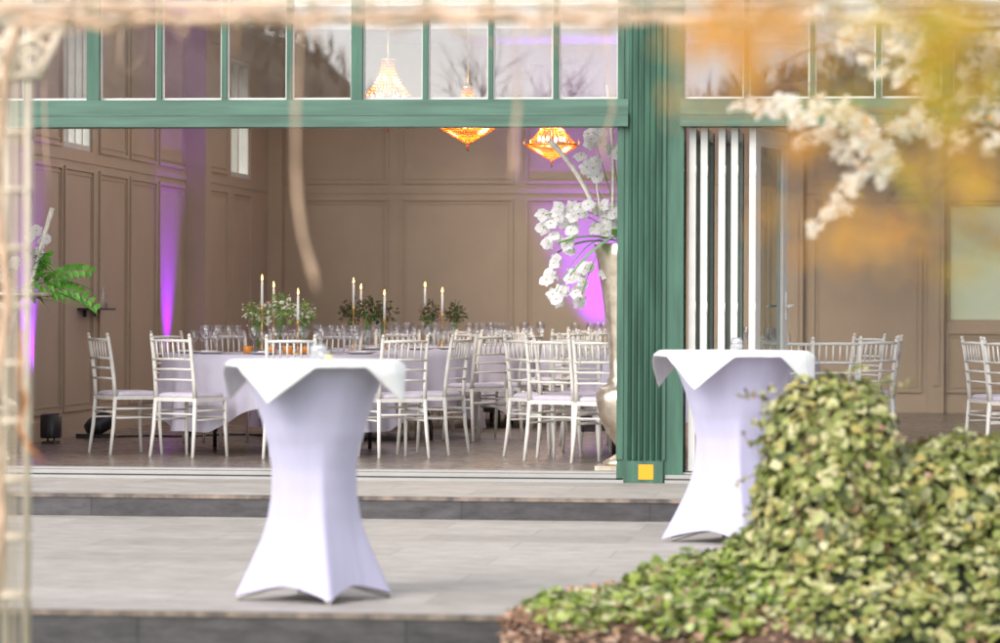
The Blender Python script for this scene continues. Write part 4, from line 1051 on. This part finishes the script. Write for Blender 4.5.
# ------------------------------------------------------------------ yellow and orange shrub very near the camera
def near_shrub(name, base, m_, label, blobs, sticks, dn, cat='shrub'):
    t = empty(name, base, 0, label, cat)
    b = MB(); B0 = Vector(base)
    for pts, r in sticks: b.tube([P_d(x, y, d)-B0 for x, y, d in pts], [r*(1-.6*i/len(pts)) for i in range(len(pts))], 6)
    b.build('branch', M['bark'], t)
    m = MB()
    for (x, y, sx_, sy_, d, n) in blobs:
        for k in range(int(n*dn)):
            p = P_d(x+random.gauss(0,sx_*.55), y+random.gauss(0,sy_*.55), d+random.gauss(0,.15)) - B0; L_ = random.uniform(.012,.024)
            m.leaf(p, (random.gauss(0,1),random.gauss(0,1),random.gauss(0,1)), (random.gauss(0,1),random.gauss(0,1),random.gauss(0,1)), L_, L_*.6)
    m.build('leaves', M[m_], t)
near_shrub('autumn_shrub', tuple(G(1500,4.6,-.17)), 'autumn', 'yellow-olive leaved shrub blurred close to the lens at the upper right',
    [(925,60,22,70,4.6,70),(945,120,18,40,4.6,28),(900,20,50,25,4.4,22),(965,170,30,20,5,22),(905,165,14,12,5,12),(985,185,14,14,5,14),(960,20,40,30,4.4,50),(850,35,40,30,4.8,16),(985,90,20,40,4.6,22),(1040,60,60,80,4.6,90),(880,110,40,40,4.6,20),(950,60,40,60,4.6,36),(975,240,40,50,4.6,16),(830,80,30,40,4.6,10),(1000,230,40,40,4.6,16),(930,200,40,30,4.6,12)],
    [([(1500,500,4.6),(1300,300,4.6),(1100,130,4.6),(980,90,4.6),(900,10,4.6)], .014),([(1300,300,4.6),(1100,260,4.6),(980,230,4.6),(900,160,4.6)], .008),([(1300,300,4.5),(1120,200,4.5),(990,170,4.5),(880,130,4.5),(800,150,4.5)], .006),([(1100,130,4.6),(960,40,4.5),(860,-20,4.5)], .01)], 2.4)
near_shrub('orange_shrub', tuple(G(1350,4.2,-.17)), 'orange', 'orange leaved twigs blurred close to the lens above the folded doors',
    [(720,30,22,26,4.2,26),(745,60,12,30,4.2,16),(757,85,8,14,4.2,8),(690,45,18,20,4.2,8),(790,40,30,26,4.2,14),(800,145,28,16,4.4,12),(830,215,60,24,4.2,13),(890,235,40,24,4.2,10),(770,10,40,12,4.2,16),(860,250,70,26,4.2,14),(750,60,14,40,4.2,14),(960,160,40,50,4.2,16),(700,90,30,30,4.2,6)],
    [([(1350,420,4.2),(1150,280,4.2),(980,240,4.2),(860,215,4.2),(790,150,4.2)], .007),([(1350,420,4.2),(1100,60,4.2),(900,-30,4.2),(760,0,4.2),(730,40,4.2),(757,92,4.2)], .008)], 3.4)

# bare trees behind the camera, mirrored in the upper panes
def bare_tree(x, y, h, lab):
    t = empty('bare_tree', (x,y,-.17), 0, lab, 'tree', 'bare trees on the lawn')
    tk = MB(); tk.tube([(0,0,0),(.1,0,h*.2),(0,.1,h*.4)], [.17,.13,.10], 8); tk.build('trunk', M['bark2'], t)
    m = MB(); rn = random.Random(int(x*10+y))
    def grow(p, d, L_, r, lv):
        pts = [p]; 
        for k in range(4): d = (d+Vector((rn.gauss(0,.14),rn.gauss(0,.14),rn.gauss(.03,.1)))).normalized(); pts.append(pts[-1]+d*L_/4)
        m.tube(pts, [r*(1-.12*i) for i in range(5)], 5 if lv < 2 else 3, cap=False)
        if lv < 4:
            for k in range(4 if lv < 3 else 3): q = rn.choice(pts[2:]); grow(q, (d+Vector((rn.gauss(0,.6),rn.gauss(0,.6),rn.gauss(.1,.4)))).normalized(), L_*rn.uniform(.55,.8), r*.55, lv+1)
    for k in range(5): grow(Vector((0,.08,h*.36)), Vector((rn.gauss(0,.6),rn.gauss(0,.6),1)).normalized(), h*.28, .07, 0)
    m.build('crown', M['bark2'], t)
bare_tree(-6.5,-62,8.5,'large bare tree on the lawn, mirrored in the panes left of the column')
bare_tree(-15,-64,8.5,'bare tree on the lawn, mirrored in the left panes')
bare_tree(0,-75,9,'bare tree further along the lawn, mirrored right of the column')
